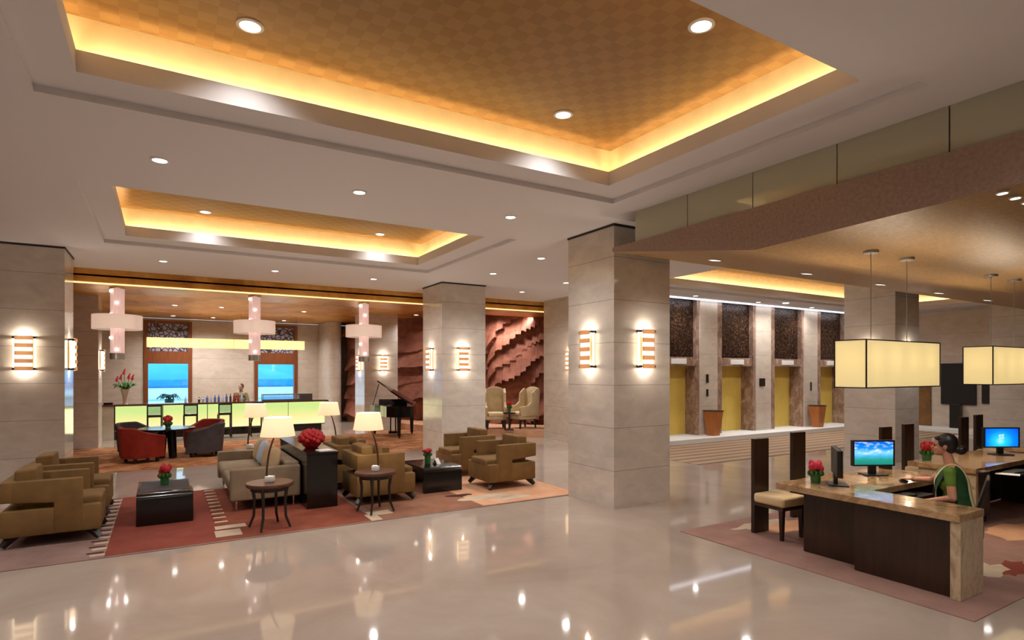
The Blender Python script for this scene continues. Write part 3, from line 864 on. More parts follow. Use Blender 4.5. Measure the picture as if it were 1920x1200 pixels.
# ---------------------------------------------------------------- rugs
def rug(name, base, x0, x1, y0, y1, patches, mats, label, cat='rug', h=0.008):
    b = MB(); b.box(x0, x1, y0, y1, 0.0, h)
    for p in patches:
        pts, mi = p
        b.prism(pts, 'z', h - 0.002, h + 0.0008 + 0.0004 * mi, mi=mi)
    return tag(b.build(name, [base] + mats, smooth=False), label, cat)
def R4(x0, x1, y0, y1): return [(x0, y0), (x1, y0), (x1, y1), (x0, y1)]
pat = [(R4(-0.56, 0.62, 7.84, 11.35), 1), (R4(0.62, 2.50, 7.84, 11.35), 2), (R4(2.62, 4.2, 7.84, 11.35), 4), (R4(4.2, 6.03, 7.84, 11.35), 5)]
for k in range(13):
    y = 7.9 + k * 0.27
    pat.append((R4(-0.70, -0.56, y, y + 0.07), 3)); pat.append((R4(-0.74, -0.58, y + 0.12, y + 0.17), 6))
    if k > 2: pat.append((R4(0.60, 0.76, y + 0.10, y + 0.17), 3)); pat.append((R4(0.58, 0.70, y + 0.21, y + 0.25), 6))
pat += [(R4(0.56, 0.86, 8.02, 8.34), 7), (R4(0.58, 0.95, 8.42, 8.60), 7), (R4(2.46, 2.62, 7.84, 8.2), 3), (R4(2.52, 2.86, 8.1, 8.34), 7)]
def blob(cx, cy, rx, ry, n=14, amp=0.35, seed=1):
    rr = random.Random(seed)
    return [(cx + rx * (1 + amp * (rr.random() - 0.5) * 2) * math.cos(2 * PI * k / n), cy + ry * (1 + amp * (rr.random() - 0.5) * 2) * math.sin(2 * PI * k / n)) for k in range(n)]
pat += [(blob(4.55, 8.35, 0.5, 0.16, 16, 0.4, 3), 7), (blob(4.85, 8.1, 0.35, 0.12, 14, 0.4, 5), 7), (blob(4.2, 8.7, 0.3, 0.1, 12, 0.4, 8), 6)]
rug('rug', 'rug_base', -7.0, 6.05, 7.80, 11.40, pat, ['rug_red', 'rug_rust', 'rug_pale', 'rug_brown', 'rug_peach', 'rug_dark', 'rug_pale'],
    'long lounge rug with red, rust and taupe fields under the sofas')
rug('rug', 'bar_carpet', -8.9, 6.0, 14.4, 19.15, [], [], 'orange brown patterned carpet before the bar')
b = MB(); b.prism([(6.0, 14.4), (8.0, 14.4), (8.0, 18.0), (7.25, 19.8), (6.0, 19.8)], 'z', 0, 0.008)
tag(b.build('rug', 'bar_carpet', smooth=False), 'orange brown patterned carpet under the piano, right of the bar carpet', 'rug')
rug('rug', 'runner', 10.15, X1 - 0.92, 8.88, 11.55, [], [], 'beige and brown striped runner along the elevator step')
pat = [(blob(7.28, 2.62, 0.30, 0.16, 18, 0.25, 2), 2), (blob(7.62, 2.50, 0.36, 0.15, 18, 0.3, 4), 1), (blob(8.1, 2.42, 0.30, 0.12, 18, 0.3, 6), 2),
       (blob(7.2, 4.7, 0.6, 0.2, 18, 0.3, 9), 3), (blob(6.9, 4.95, 0.5, 0.14, 18, 0.3, 11), 2), (blob(9.4, 3.05, 0.7, 0.25, 18, 0.3, 12), 3), (blob(8.6, 4.8, 0.8, 0.2, 18, 0.3, 15), 3)]
rug('rug', 'rug_mauve', 5.70, 16.0, 2.13, 5.29, pat, ['rug_red', 'rug_pale', 'rug_peach'], 'mauve brown rug with red and pale swirls under the reception desks')

# ---------------------------------------------------------------- armchairs of the lounge (local +x = facing)
def make_armchair():
    t = thing('armchair', (0, 0, 0), 'x', 'armchair')
    b = MB(); b.box(-0.47, 0.47, -0.42, 0.42, 0.13, 0.44, 0.02); b.build('seat_base', 'tan', t)
    b = MB(); b.box(-0.30, 0.475, -0.30, 0.30, 0.40, 0.52, 0.035, 3); b.build('seat_cushion', 'tan', t)
    for s in (-1, 1):
        b = MB()
        ya, yb = (0.31, 0.43) if s > 0 else (-0.43, -0.31)
        pts = [(-0.47, 0.54), (-0.47, 0.77), (0.29, 0.77), (0.29, 0.14), (0.02, 0.14), (0.02, 0.50)]
        b.prism(pts, 'y', ya, yb, bev=0.012); b.build('arm', 'tan', t)
    b = MB(); b.box(-0.475, -0.355, -0.435, 0.435, 0.535, 0.775, 0.02); b.build('back_rail', 'tan', t)
    b = MB(); b.box(-0.355, -0.17, -0.295, 0.295, 0.45, 0.89, 0.03, 3, rot=(0, -0.06, 0)); b.build('back_cushion', 'tan', t)
    for sx in (-1, 1):
        for sy in (-1, 1):
            b = MB(); b.beam((sx * 0.36, sy * 0.33, 0.15), (sx * 0.46, sy * 0.38, 0.028), 0.085, 0.05); b.build('leg', 'espresso', t, smooth=False)
    return t
ach = make_armchair(); st = []
GA = 'tan lounge armchairs'
place(ach, st, (-1.125, 9.08, 0.012), 0, 'tan armchair at the left picture edge, nearer of the two there', GA)
place(ach, st, (-1.125, 10.40, 0.012), 0, 'tan armchair behind the nearer one at the left, by the column', GA)
place(ach, st, (2.99, 9.17, 0.012), 0, 'tan armchair back to the black console, nearer one, beside a round table', GA)
place(ach, st, (2.99, 10.50, 0.012), 0, 'tan armchair back to the black console, farther one with a pillow', GA)
place(ach, st, (5.27, 9.15, 0.012), PI, 'tan armchair right of the right coffee table, nearer one', GA)
place(ach, st, (5.27, 10.62, 0.012), PI, 'tan armchair right of the right coffee table, farther one', GA)

def pillow(loc, rot, mat, label, w_=0.42, h_=0.40, d_=0.15, group=None, name='pillow'):
    b = MB(); n = 14
    tb = bmesh.new(); bmesh.ops.create_uvsphere(tb, u_segments=28, v_segments=16, radius=1.0)
    for v in tb.verts:
        x, y, z = v.co
        r = max(abs(y), abs(z)); q = math.hypot(y, z)
        if q > 1e-4:
            s = 1.0
            k = min(1.0, q)
            yy, zz = y / q, z / q
            m = max(abs(yy), abs(zz)); f = (1 / m) * 0.55 + 0.45
            y, z = yy * k * f * 0.5 * w_ * 0.92, zz * k * f * 0.5 * h_ * 0.92
        v.co = (x * d_ / 2, y, z)
    b._merge(tb)
    o = b.build(name, mat, None, angle=80); o.location = loc; o.rotation_euler = rot
    return tag(o, label, 'pillow', group)
pillow((2.955, 9.17, 0.73), (0, -0.12, 0), 'brown_fab', 'brown pillow on the nearer tan armchair beside the console', 0.5, 0.36, 0.17)
pillow((2.955, 10.48, 0.73), (0, -0.12, 0.0), 'brown_fab', 'brown pillow on the farther tan armchair beside the console', 0.5, 0.36, 0.17)

# ---------------------------------------------------------------- sofa (local +x = facing)
sofa = thing('sofa', (1.325, 10.5, 0.012), 'grey beige two seat sofa with pillows, back against the black console', 'sofa', PI)
b = MB(); b.box(-0.47, 0.44, -1.02, 1.02, 0.16, 0.34, 0.02); b.build('seat_base', 'greige', sofa)
for s in (-1, 1):
    b = MB(); b.box(-0.22, 0.50, s * 0.005 if s > 0 else -1.04, 1.04 if s > 0 else -0.005, 0.31, 0.46, 0.05, 4); b.build('seat_cushion', 'greige', sofa)
    b = MB(); b.box(-0.49, 0.49, 1.05 if s > 0 else -1.19, 1.19 if s > 0 else -1.05, 0.15, 0.62, 0.03, 3); b.build('arm', 'greige', sofa)
b = MB(); b.box(-0.49, -0.27, -1.055, 1.055, 0.15, 0.66, 0.03, 3); b.build('backrest', 'greige', sofa)
for sx in (-1, 1):
    for sy in (-1, 1):
        b = MB(); b.cone((sx * 0.40, sy * 1.1, 0.0), (sx * 0.40, sy * 1.1, 0.16), 0.017, 0.02, 12); tag(b.build('leg', 'chrome', sofa), 'chrome leg')
for k, (yy, m, lab) in enumerate(((-0.78, 'beige_fab', 'beige pillow in the sofa corner nearest the far lamp'), (-0.28, 'blue_fab', 'pale blue pillow leaning on the grey sofa back'),
                                  (0.30, 'beige_fab', 'beige pillow in the middle of the grey sofa'), (0.80, 'beige_fab', 'beige pillow at the near end of the grey sofa'))):
    pillow((1.325 + 0.15 - 0.0, 10.5 - yy, 0.675), (0, 0.28, 0.05 * k), m, lab, 0.46, 0.44, 0.16)

# ---------------------------------------------------------------- console behind the sofa
con = thing('console', (2.055, 10.1, 0.0), 'tall black wood console between the sofa and armchairs', 'console')
con.location.z = 0.012
b = MB(); b.box(-0.225, 0.225, -1.14, 1.14, 0.0, 0.80, 0.004); b.build('body', 'black_wood', con, smooth=False)
b = MB(); b.box(-0.235, 0.235, -1.15, 1.15, 0.80, 0.84, 0.004); b.build('top', 'black_wood', con, smooth=False)

def flower_ball(bm, c, r, n, mi, seed, pr=0.35, squash=0.8):
    rr = random.Random(seed)
    for k in range(n):
        z = 1 - (k + 0.5) / n * 1.25; ph = k * 2.39996
        q = math.sqrt(max(0, 1 - z * z))
        p = (c[0] + r * q * math.cos(ph), c[1] + r * q * math.sin(ph), c[2] + r * squash * z)
        s = r * pr * (0.85 + 0.3 * rr.random())
        bm.ball(p, (s, s, s * 0.85), 8, mi, rot=(rr.random(), rr.random(), rr.random()))
        bm.ball((p[0], p[1], p[2] + s * 0.4), s * 0.6, 6, mi)
fl = thing('flower_bowl', (2.02, 9.55, 0.852), 'large bowl of dark red roses on the black console', 'flowers')
b = MB(); b.lathe([(0.09, 0), (0.14, 0.05), (0.155, 0.10), (0.145, 0.10), (0.125, 0.05), (0.0, 0.03)]); b.build('bowl', 'red_petal', fl)
b = MB(); flower_ball(b, (0, 0, 0.14), 0.165, 46, 0, 3, 0.30, 0.75); b.ball((0, 0, 0.12), (0.155, 0.155, 0.10), 14); b.build('roses', 'red_petal', fl)
bk = thing('booklet', (2.12, 9.12, 0.852), 'white open booklet on the near end of the black console', 'booklet', 0.15)
b = MB(); b.box(-0.10, 0.10, -0.10, 0.10, 0, 0.012, 0.002); b.build('pages', 'paper', bk, smooth=False)
b = MB(); b.box(-0.105, 0.105, -0.105, 0.105, -0.0, 0.004); b.build('cover', 'paper', bk, smooth=False)

# ---------------------------------------------------------------- coffee tables: bent black waterfall tops
def make_coffee(w_, l_, h_):
    t = thing('coffee_table', (0, 0, 0), 'x', 'coffee table')
    r = 0.09; L = l_ / 2; pts = []
    def arc(cx, cz, rr, a0, a1): return [(cx + rr * math.cos(a0 + (a1 - a0) * k / 6), cz + rr * math.sin(a0 + (a1 - a0) * k / 6)) for k in range(7)]
    th = 0.07
    pts = [(-L, 0)] + [p for p in arc(-L + r, h_ - r, r, PI, PI / 2)] + [p for p in arc(L - r, h_ - r, r, PI / 2, 0)] + [(L, 0), (L - th, 0)] \
        + [p for p in arc(L - r, h_ - r, r - th if r > th else 0.02, 0, PI / 2)] + [p for p in arc(-L + r, h_ - r, r - th if r > th else 0.02, PI / 2, PI)] + [(-L + th, 0)]
    b = MB(); b.prism(pts, 'x', -w_ / 2, w_ / 2); b.build('waterfall_body', 'black_wood', t, angle=30)
    return t
ct1 = make_coffee(0.66, 1.16, 0.42); ct1.location = (0.025, 9.68, 0.012); ct1['label'] = 'black coffee table between the left armchairs and grey sofa'
b = MB(); b.box(-0.30, 0.30, -0.42, 0.42, 0.414, 0.424, 0.003); tag(b.build('inlay', 'char_fab', ct1, smooth=False), 'patterned dark glass inlay')
b = MB(); b.box(-0.33, 0.33, -0.49, 0.49, 0.03, 0.06); b.build('lower_shelf', 'black_wood', ct1, smooth=False)
ct2 = make_coffee(0.70, 1.10, 0.42); ct2.location = (4.10, 9.65, 0.012); ct2['label'] = 'black coffee table before the right pair of tan armchairs'

def vase_flowers(name, loc, label, r, h_, petal, n, seed, tulip=False, s=1.0, leafy=True):
    t = thing(name, loc, label, 'flowers')
    b = MB(); b.lathe([(r * 0.9, 0), (r, h_ * 0.5), (r, h_), (r * 0.88, h_), (r * 0.85, 0.02), (0, 0.02)], seg=20); b.build('vase', 'green_vase', t)
    rr = random.Random(seed)
    b = MB(); g = MB()
    for k in range(n):
        ph = k * 2.4; q = r * 1.15 * math.sqrt((k + 0.5) / n)
        p = Vector((q * math.cos(ph), q * math.sin(ph), h_ + 0.02 + 0.05 * rr.random() * s))
        g.tube([(p.x * 0.4, p.y * 0.4, 0.03), (p.x * 0.8, p.y * 0.8, h_ * 0.7), tuple(p)], 0.004, 6)
        if tulip:
            z = p.z
            b.lathe([(0.006, 0), (0.020 * s, 0.012 * s), (0.026 * s, 0.035 * s), (0.022 * s, 0.058 * s), (0.010 * s, 0.072 * s)], c=(p.x, p.y, z), seg=9)
        else:
            for q_ in range(5):
                a = 2 * PI * q_ / 5 + ph
                b.ball((p.x + 0.016 * s * math.cos(a), p.y + 0.016 * s * math.sin(a), p.z + 0.015 * s), (0.02 * s, 0.02 * s, 0.022 * s), 8)
            b.ball((p.x, p.y, p.z + 0.026 * s), 0.018 * s, 8)
    if leafy:
        for k in range(9):
            a = k * 2 * PI / 9 + 0.3
            g.ball((r * 0.95 * math.cos(a), r * 0.95 * math.sin(a), h_ + 0.012), (0.03 * s, 0.012 * s, 0.03 * s), 8, rot=(0, 0.5, a))
    b.build('blooms', petal, t); g.build('stems', 'leaf', t)
    return t
vase_flowers('flower_vase', (0.02, 9.72, 0.437), 'red tulips in a green vase on the left coffee table', 0.055, 0.12, 'red_petal', 9, 4, True, 1.35)
vase_flowers('flower_vase', (4.02, 9.60, 0.433), 'red roses in a green vase on the right coffee table', 0.055, 0.15, 'red_petal', 12, 5, False, 1.1)
cd = thing('card_stand', (4.14, 9.48, 0.433), 'small white card standing beside the roses on the right coffee table', 'card', 0.5)
b = MB(); b.prism([(-0.06, 0), (0.0, 0.10), (0.06, 0), (0.052, 0), (0.0, 0.088), (-0.052, 0)], 'x', -0.05, 0.05); b.build('folded_card', 'paper', cd, smooth=False)

# ---------------------------------------------------------------- round side tables and table lamps
def make_side_table():
    t = thing('side_table', (0, 0, 0), 'x', 'side table')
    b = MB(); b.lathe([(0.0, 0.545), (0.27, 0.545), (0.295, 0.56), (0.295, 0.585), (0.285, 0.60), (0.0, 0.60)], seg=40); b.build('top', 'side_wood', t)
    for k in range(4):
        a = PI / 4 + k * PI / 2; c, s = math.cos(a), math.sin(a)
        b = MB(); b.tube([(0.225 * c, 0.225 * s, 0.545), (0.20 * c, 0.20 * s, 0.36), (0.21 * c, 0.21 * s, 0.16), (0.27 * c, 0.27 * s, 0.012)], [0.026, 0.02, 0.018, 0.016], 8); b.build('leg', 'espresso', t)
    b = MB(); b.lathe([(0.195, 0.50), (0.235, 0.50), (0.235, 0.545), (0.195, 0.545)], seg=32, closed=True); b.build('apron', 'espresso', t)
    return t
stb = make_side_table(); st = []
LAMPS = [((1.20, 8.17, 0.012), 1, 'nearest left one, before the grey sofa arm'), ((2.66, 8.30, 0.012), -1, 'beside the near tan armchair'),
         ((1.42, 12.05, 0.0), 1, 'at the far end of the grey sofa'), ((2.92, 11.75, 0.0), -1, 'at the far end of the middle armchairs')]
for loc, sg, s in LAMPS: place(stb, st, loc, 0.25, 'round brown side table ' + s, 'round side tables')
def make_lamp():
    t = thing('table_lamp', (0, 0, 0), 'x', 'lamp')
    b = MB(); b.box(-0.05, 0.05, -0.05, 0.05, 0, 0.075, 0.006); tag(b.build('base', 'white', t), 'white block base')
    pts = []
    for k in range(13):
        u = k / 12; z = 0.07 + u * 0.62
        pts.append((-0.04 + 0.145 * u ** 2.2 - 0.0, 0, z))
    b = MB(); b.tube(pts, [0.014 - 0.004 * k / 12 for k in range(13)], 10); b.build('stem', 'side_wood', t)
    cx = 0.105
    b = MB(); b.lathe([(0.217, 0.60), (0.172, 0.845), (0.168, 0.845), (0.213, 0.60)], c=(cx, 0, 0), seg=40, closed=True); b.build('shade', 'shade', t)
    b = MB(); b.cone((cx, 0, 0.66), (cx, 0, 0.72), 0.02, 0.02, 10)
    b.tube([(cx - 0.19, 0, 0.72), (cx + 0.19, 0, 0.72)], 0.004, 6); b.tube([(cx, -0.19, 0.72), (cx, 0.19, 0.72)], 0.004, 6); b.build('bulb_holder', 'steel', t)
    light('POINT', (cx, 0, 0.77), 14, WARM, t, None, shadow_soft_size=0.04)
    return t
lp = make_lamp(); st = []
for loc, sg, s in LAMPS:
    rz = YAW_R if sg > 0 else YAW_R + PI
    place(lp, st, (loc[0], loc[1], loc[2] + 0.602), rz, 'lit cream table lamp on a curved stem, ' + s, 'table lamps')

# ---------------------------------------------------------------- bar
bar = thing('bar_counter', (0, 21.2, 0), 'long bar counter with glowing green yellow front and dark top', 'bar')
b = MB(); b.box(-1.75, 5.05, -0.12, 0.42, 1.02, 1.07, 0.005); b.build('counter_top', 'bar_wood', bar, smooth=False)
b = MB(); b.box(-1.25, 4.85, 0.10, 0.34, 0.0, 0.22); b.build('plinth', 'black_wood', bar, smooth=False)
b = MB(); b.box(-1.25, 4.95, 0.06, 0.36, 0.22, 1.02); b.build('carcass', 'black_wood', bar, smooth=False)
xs = [-1.25 + k * (6.2 / 5) for k in range(6)]
for k in range(5):
    b = MB(); b.box(xs[k] + 0.012, xs[k + 1] - 0.012, 0.0, 0.055, 0.25, 1.015); b.build('glowing_panel', 'bar_glow', bar, smooth=False)
b = MB(); b.box(-1.75, -1.27, -0.03, 0.36, 0.0, 1.02); b.build('end_panel', 'column', bar, smooth=False)
b = MB(); b.box(-1.29, -1.25, -0.02, 0.06, 0.0, 1.02); b.build('end_frame', 'black_wood', bar, smooth=False)
light('AREA', (1.85, -0.08, 0.62), 16, (1.0, 0.9, 0.5), bar, (-PI / 2, 0, 0), shape='RECTANGLE', size=6.0, size_y=0.7)
def make_stool():   # faces +y
    t = thing('bar_stool', (0, 0, 0), 'x', 'bar stool'); t.scale = (0.9, 1.0, 1.0)
    b = MB(); b.box(-0.21, 0.21, -0.19, 0.22, 0.70, 0.77, 0.02); b.build('seat', 'espresso', t)
    for sx in (-1, 1):
        b = MB(); b.beam((sx * 0.195, -0.19, 0.0), (sx * 0.195, -0.19, 1.06), 0.045, 0.04); b.build('leg', 'espresso', t, smooth=False)
        b = MB(); b.beam((sx * 0.195, 0.2, 0.0), (sx * 0.195, 0.2, 0.72), 0.045, 0.045); b.build('leg', 'espresso', t, smooth=False)
    b = MB(); b.box(-0.215, 0.215, -0.21, -0.17, 1.02, 1.07, 0.005); b.build('back_rail', 'espresso', t, smooth=False)
    b = MB(); b.box(-0.175, 0.175, -0.195, -0.188, 0.80, 1.02); tag(b.build('back_panel', 'case_glass', t, smooth=False), 'pale glassy back panel')
    b = MB()
    for s in (-1, 1): b.box(-0.2, 0.2, s * 0.19 - 0.012, s * 0.19 + 0.012, 0.26, 0.29); b.box(s * 0.19 - 0.012, s * 0.19 + 0.012, -0.2, 0.2, 0.26, 0.29)
    b.build('foot_rail', 'espresso', t, smooth=False)
    return t
sto = make_stool(); st = []
for i, x in enumerate((-0.22, 0.72, 1.66, 2.58)):
    place(sto, st, (x, 20.35, 0.012), 0.0, 'dark open backed bar stool, %s from the left at the glowing bar' % ['first', 'second', 'third', 'fourth'][i], 'bar stools')

# round bar table with four tub chairs
rt = thing('round_table', (0.08, 16.1, 0.012), 'round black table with red flowers in front of the bar', 'table')
b = MB(); b.lathe([(0.0, 0.67), (0.56, 0.67), (0.60, 0.69), (0.60, 0.715), (0.0, 0.72)], seg=48); b.build('top', 'black_wood', rt)
for sx in (-1, 1):
    b = MB(); b.cone((sx * 0.14 * RGT.x, sx * 0.14 * RGT.y, 0.008), (sx * 0.10 * RGT.x, sx * 0.10 * RGT.y, 0.67), 0.085, 0.10, 16); b.build('leg', 'black_wood', rt)
vase_flowers('flower_vase', (0.10, 16.15, 0.734), 'small red flowers in a dark vase on the round black table', 0.06, 0.08, 'red_petal', 10, 9, True, 1.6)

def make_tub(mat):   # faces +x
    t = thing('tub_chair', (0, 0, 0), 'x', 'armchair'); t.scale = (0.9, 0.9, 1.0)
    b = MB(); b.box(-0.30, 0.36, -0.29, 0.29, 0.12, 0.34, 0.03); b.build('seat_base', mat, t)
    b = MB(); b.box(-0.26, 0.38, -0.27, 0.27, 0.33, 0.46, 0.05, 4); b.build('seat_cushion', mat, t)
    # curved wrap of back and flared arms
    b = MB(); n = 28; rows = []
    for k in range(n + 1):
        u = -1 + 2 * k / n
        a = u * 2.05
        if abs(a) < PI / 2:
            dx, dy = -math.cos(a), math.sin(a); ox, oy = -0.05, 0.0
            px, py = ox + dx * 0.33, oy + dy * 0.33
        else:
            dx, dy = 0, math.copysign(1, a)
            px, py = -0.05 + (abs(a) - PI / 2) * 0.86, 0.33 * dy
        top = 0.80 - 0.20 * max(0, (abs(u) - 0.45) / 0.55) ** 0.9
        prof = [(0.0, 0.11), (0.075, 0.11), (0.11, 0.5), (0.14, top - 0.02), (0.10, top), (0.035, top - 0.02), (0.0, 0.46)]
        rows.append([b.bm.verts.new((px + dx * q, py + dy * q, z)) for q, z in prof])
    m = len(rows[0])
    for i in range(n):
        for j in range(m): b.bm.faces.new((rows[i][j], rows[i + 1][j], rows[i + 1][(j + 1) % m], rows[i][(j + 1) % m]))
    b.bm.faces.new(rows[0]); b.bm.faces.new(list(reversed(rows[-1])))
    bmesh.ops.recalc_face_normals(b.bm, faces=b.bm.faces)
    b.build('backrest', mat, t, angle=50)
    for sx in (-1, 1):
        for sy in (-1, 1):
            b = MB(); b.beam((sx * 0.26, sy * 0.25, 0.0), (sx * 0.26, sy * 0.25, 0.13), 0.06, 0.075); b.build('leg', 'espresso', t, smooth=False)
    return t
tr_, tcg = make_tub('red_fab'), make_tub('char_fab'); s1, s2 = [], []
place(tr_, s1, (-0.42, 15.72, 0.012), 0.45, 'red tub chair with its back to the viewer, left of the round table', 'red tub chairs')
place(tr_, s1, (0.95, 17.1, 0.012), PI + 0.85, 'red tub chair on the bar side of the round table', 'red tub chairs')
place(tcg, s2, (0.86, 16.1, 0.012), PI - 0.25, 'charcoal tub chair right of the round table', 'charcoal tub chairs')
place(tcg, s2, (-0.55, 17.0, 0.012), -0.7, 'charcoal tub chair behind the red one, left of the round table', 'charcoal tub chairs')

# bottles along the counter
bots = []
def bottle(mat, h_, r):
    b = MB(); b.lathe([(0, 0), (r, 0), (r, h_ * 0.6), (r * 0.36, h_ * 0.76), (r * 0.36, h_), (0, h_)], seg=14)
    return b.build('bottle', mat)
order = ['first', 'second', 'third', 'fourth', 'fifth', 'sixth', 'seventh', 'eighth', 'ninth', 'tenth', 'eleventh', 'twelfth']
mm = ['bottle_d', 'bottle_a', 'bottle_b', 'bottle_a', 'bottle_b', 'bottle_b', 'bottle_a', 'bottle_b', 'bottle_d', 'bottle_c', 'bottle_c', 'bottle_a']
for i in range(12):
    o = bottle(mm[i], 0.17 + 0.012 * i + 0.03 * random.random(), 0.035); o.location = (1.0 + 0.115 * i, 21.38 + 0.05 * (i % 2), 1.07)
    tag(o, 'small bottle standing on the bar top, %s from the left' % order[i], 'bottle', 'bottles on the bar')
g = bottle('bottle_a', 0.2, 0.035); g.location = (0.62, 21.4, 1.07); tag(g, 'lone clear bottle on the bar top under the left window', 'bottle', 'bottles on the bar')
b = MB(); b.lathe([(0, 0), (0.11, 0), (0.13, 0.06), (0.12, 0.06), (0.1, 0.01), (0, 0.01)], seg=20); o = b.build('bowl', 'bronze'); o.location = (-1.42, 21.3, 1.07)
tag(o, 'small dark bowl on the bar top left of the tall vase', 'bowl')
dc = thing('display_case', (0, 0, 0), 'low glass display case on the right end of the bar top', 'display case'); dc.location = (3.72, 21.45, 1.07)
b = MB(); b.box(-0.82, 0.82, -0.14, 0.14, 0, 0.04); b.build('case_base', 'grey_metal', dc, smooth=False)
b = MB(); b.box(-0.82, 0.82, -0.14, 0.14, 0.20, 0.225); b.box(0.42, 0.82, -0.139, 0.139, 0.04, 0.20)
for sx in (-0.81, 0.41): b.box(sx - 0.01, sx + 0.01, -0.139, -0.12, 0.04, 0.20); b.box(sx - 0.01, sx + 0.01, 0.12, 0.139, 0.04, 0.20)
b.build('case_frame', 'grey_metal', dc, smooth=False)
b = MB(); b.box(-0.80, 0.41, -0.135, -0.13, 0.04, 0.20); b.build('case_pane', 'case_glass', dc, smooth=False)

# tall flower arrangement
fv = thing('flower_vase', (-1.0, 21.4, 1.07), 'tall pale vase of red flowers and leaves on the bar left end', 'flowers')
b = MB(); b.lathe([(0.075, 0), (0.06, 0.03), (0.05, 0.06), (0.085, 0.35), (0.13, 0.46), (0.12, 0.46), (0.04, 0.1), (0, 0.08)], seg=20); b.build('vase', 'pale_vase', fv)
b = MB(); rr = random.Random(4)
for k in range(30):
    a = rr.random() * 2 * PI; q = 0.06 + 0.2 * rr.random()
    p0 = Vector((0.05 * math.cos(a), 0.05 * math.sin(a), 0.44)); p1 = Vector((q * 1.25 * math.cos(a), q * 1.25 * math.sin(a), 0.55 + 0.12 * rr.random())); p2 = Vector((q * 1.7 * math.cos(a), q * 1.7 * math.sin(a), 0.46 + 0.12 * rr.random()))
    s = Vector((-math.sin(a), math.cos(a), 0)) * 0.05
    b.quad([p0, p1 - s, p2, p1 + s])
    b.bm.faces.ensure_lookup_table()
b.build('leaves', 'leaf', fv)
b = MB(); f2 = MB()
for k, (dx, dy, z) in enumerate(((-0.2, 0.0, 0.78), (-0.11, 0.1, 0.84), (-0.02, -0.02, 1.0), (0.10, 0.06, 0.86), (0.20, -0.03, 0.83))):
    b.tube([(dx * 0.2, dy * 0.2, 0.3), (dx * 0.6, dy * 0.6, 0.6), (dx, dy, z - 0.06)], 0.008, 6)
    for q in range(3): f2.ball((dx + 0.012 * (q - 1), dy, z - 0.05 + q * 0.05), (0.038 - 0.008 * q, 0.03, 0.045), 8, rot=(0, 0.5 * (q - 1), 0))
b.build('stems', 'leaf', fv); f2.build('blooms', 'pink_petal', fv)

# potted palm outside the left window
pp = thing('potted_palm', (0.22, 27.9, -0.15), 'dark potted palm outside the left bar window', 'plant')
b = MB(); b.lathe([(0.14, 0), (0.17, 1.10), (0.14, 1.10), (0.12, 1.0), (0, 1.0)], seg=20); b.build('pot', 'dark_leaf', pp)
b = MB()
for k in range(16):
    a = k * 2.4; L = 0.40 + 0.14 * ((k * 7) % 5) / 5; up = 0.25 + 0.35 * ((k * 3) % 4) / 4
    prev = None
    for s_ in range(7):
        u = s_ / 6; x = L * u; z = 1.08 + up * 1.6 * u - up * 1.9 * u * u + 0.1 * u
        wv = 0.075 * math.sin(PI * min(1, u * 0.95 + 0.05))
        c, s = math.cos(a), math.sin(a)
        p = (Vector((x * c - wv * s, x * s + wv * c, z)), Vector((x * c, x * s, z + 0.02)), Vector((x * c + wv * s, x * s - wv * c, z)))
        if prev:
            b.quad([prev[0], prev[1], p[1], p[0]]); b.quad([prev[1], prev[2], p[2], p[1]])
        prev = p
b.build('fronds', 'dark_leaf', pp)

# linear pendant over the bar
bl = thing('linear_pendant', (2.0, 22.4, 4.12), 'long glowing box pendant hanging over the bar in front of the windows', 'pendant lamp')
for xa, xb in ((-2.46, 0.10), (0.14, 2.46)):
    b = MB()
    b.box(xa, xb, -0.15, -0.14, -1.24, -0.93); b.box(xa, xb, 0.14, 0.15, -1.24, -0.93); b.box(xa, xa + 0.01, -0.14, 0.14, -1.24, -0.93); b.box(xb - 0.01, xb, -0.14, 0.14, -1.24, -0.93)
    b.build('shade', 'bar_shade', bl, smooth=False)
for x in (-2.2, -0.1, 0.35, 2.2):
    b = MB(); b.cone((x, 0, -0.93), (x, 0, 0), 0.006, 0.006, 6); b.build('rod', 'steel', bl)
for x in (-2.2, -1.6, -1.0, -0.4, 0.4, 1.0, 1.6, 2.2): light('POINT', (x, 0, -1.08), 6, WARM, bl, None, shadow_soft_size=0.05)

# chandeliers under the bulkhead
def make_chand():
    t = thing('chandelier', (0, 0, 0), 'x', 'pendant lamp')
    b = MB(); b.lathe([(0.0, -0.04), (0.15, -0.04), (0.15, 0.0), (0, 0)], seg=24); b.build('canopy', 'chrome', t)
    b = MB()
    for k in range(10):
        a = 2 * PI * k / 10
        b.cone((0.105 * math.cos(a), 0.105 * math.sin(a), -1.58), (0.105 * math.cos(a), 0.105 * math.sin(a), -0.04), 0.031, 0.031, 8)
    b.build('crystal_tube', 'crystal', t)
    b = MB(); b.lathe([(0.47, -0.95), (0.48, -0.95), (0.48, -0.63), (0.47, -0.63)], seg=48, closed=True)
    b.lathe([(0.14, -0.64), (0.47, -0.64)], seg=48, closed=True)
    b.build('drum_shade', 'drum', t)
    for k in range(6):
        a = -PI / 2 - 0.55 + (0.5 if k % 2 else -0.5)
        b = MB(); b.ball((0.135 * math.cos(a), 0.135 * math.sin(a), -0.10 - 0.26 * k), 0.036, 10); b.build('spark', 'bead', t)
    b = MB(); b.lathe([(0.145, -1.62), (0.145, -1.48), (0.14, -1.48), (0.14, -1.61), (0.0, -1.61)], seg=24); b.build('end_ring', 'steel', t)
    light('POINT', (0, 0, -0.8), 18, SOFT, t, None, shadow_soft_size=0.2)
    return t
ch = make_chand(); st = []
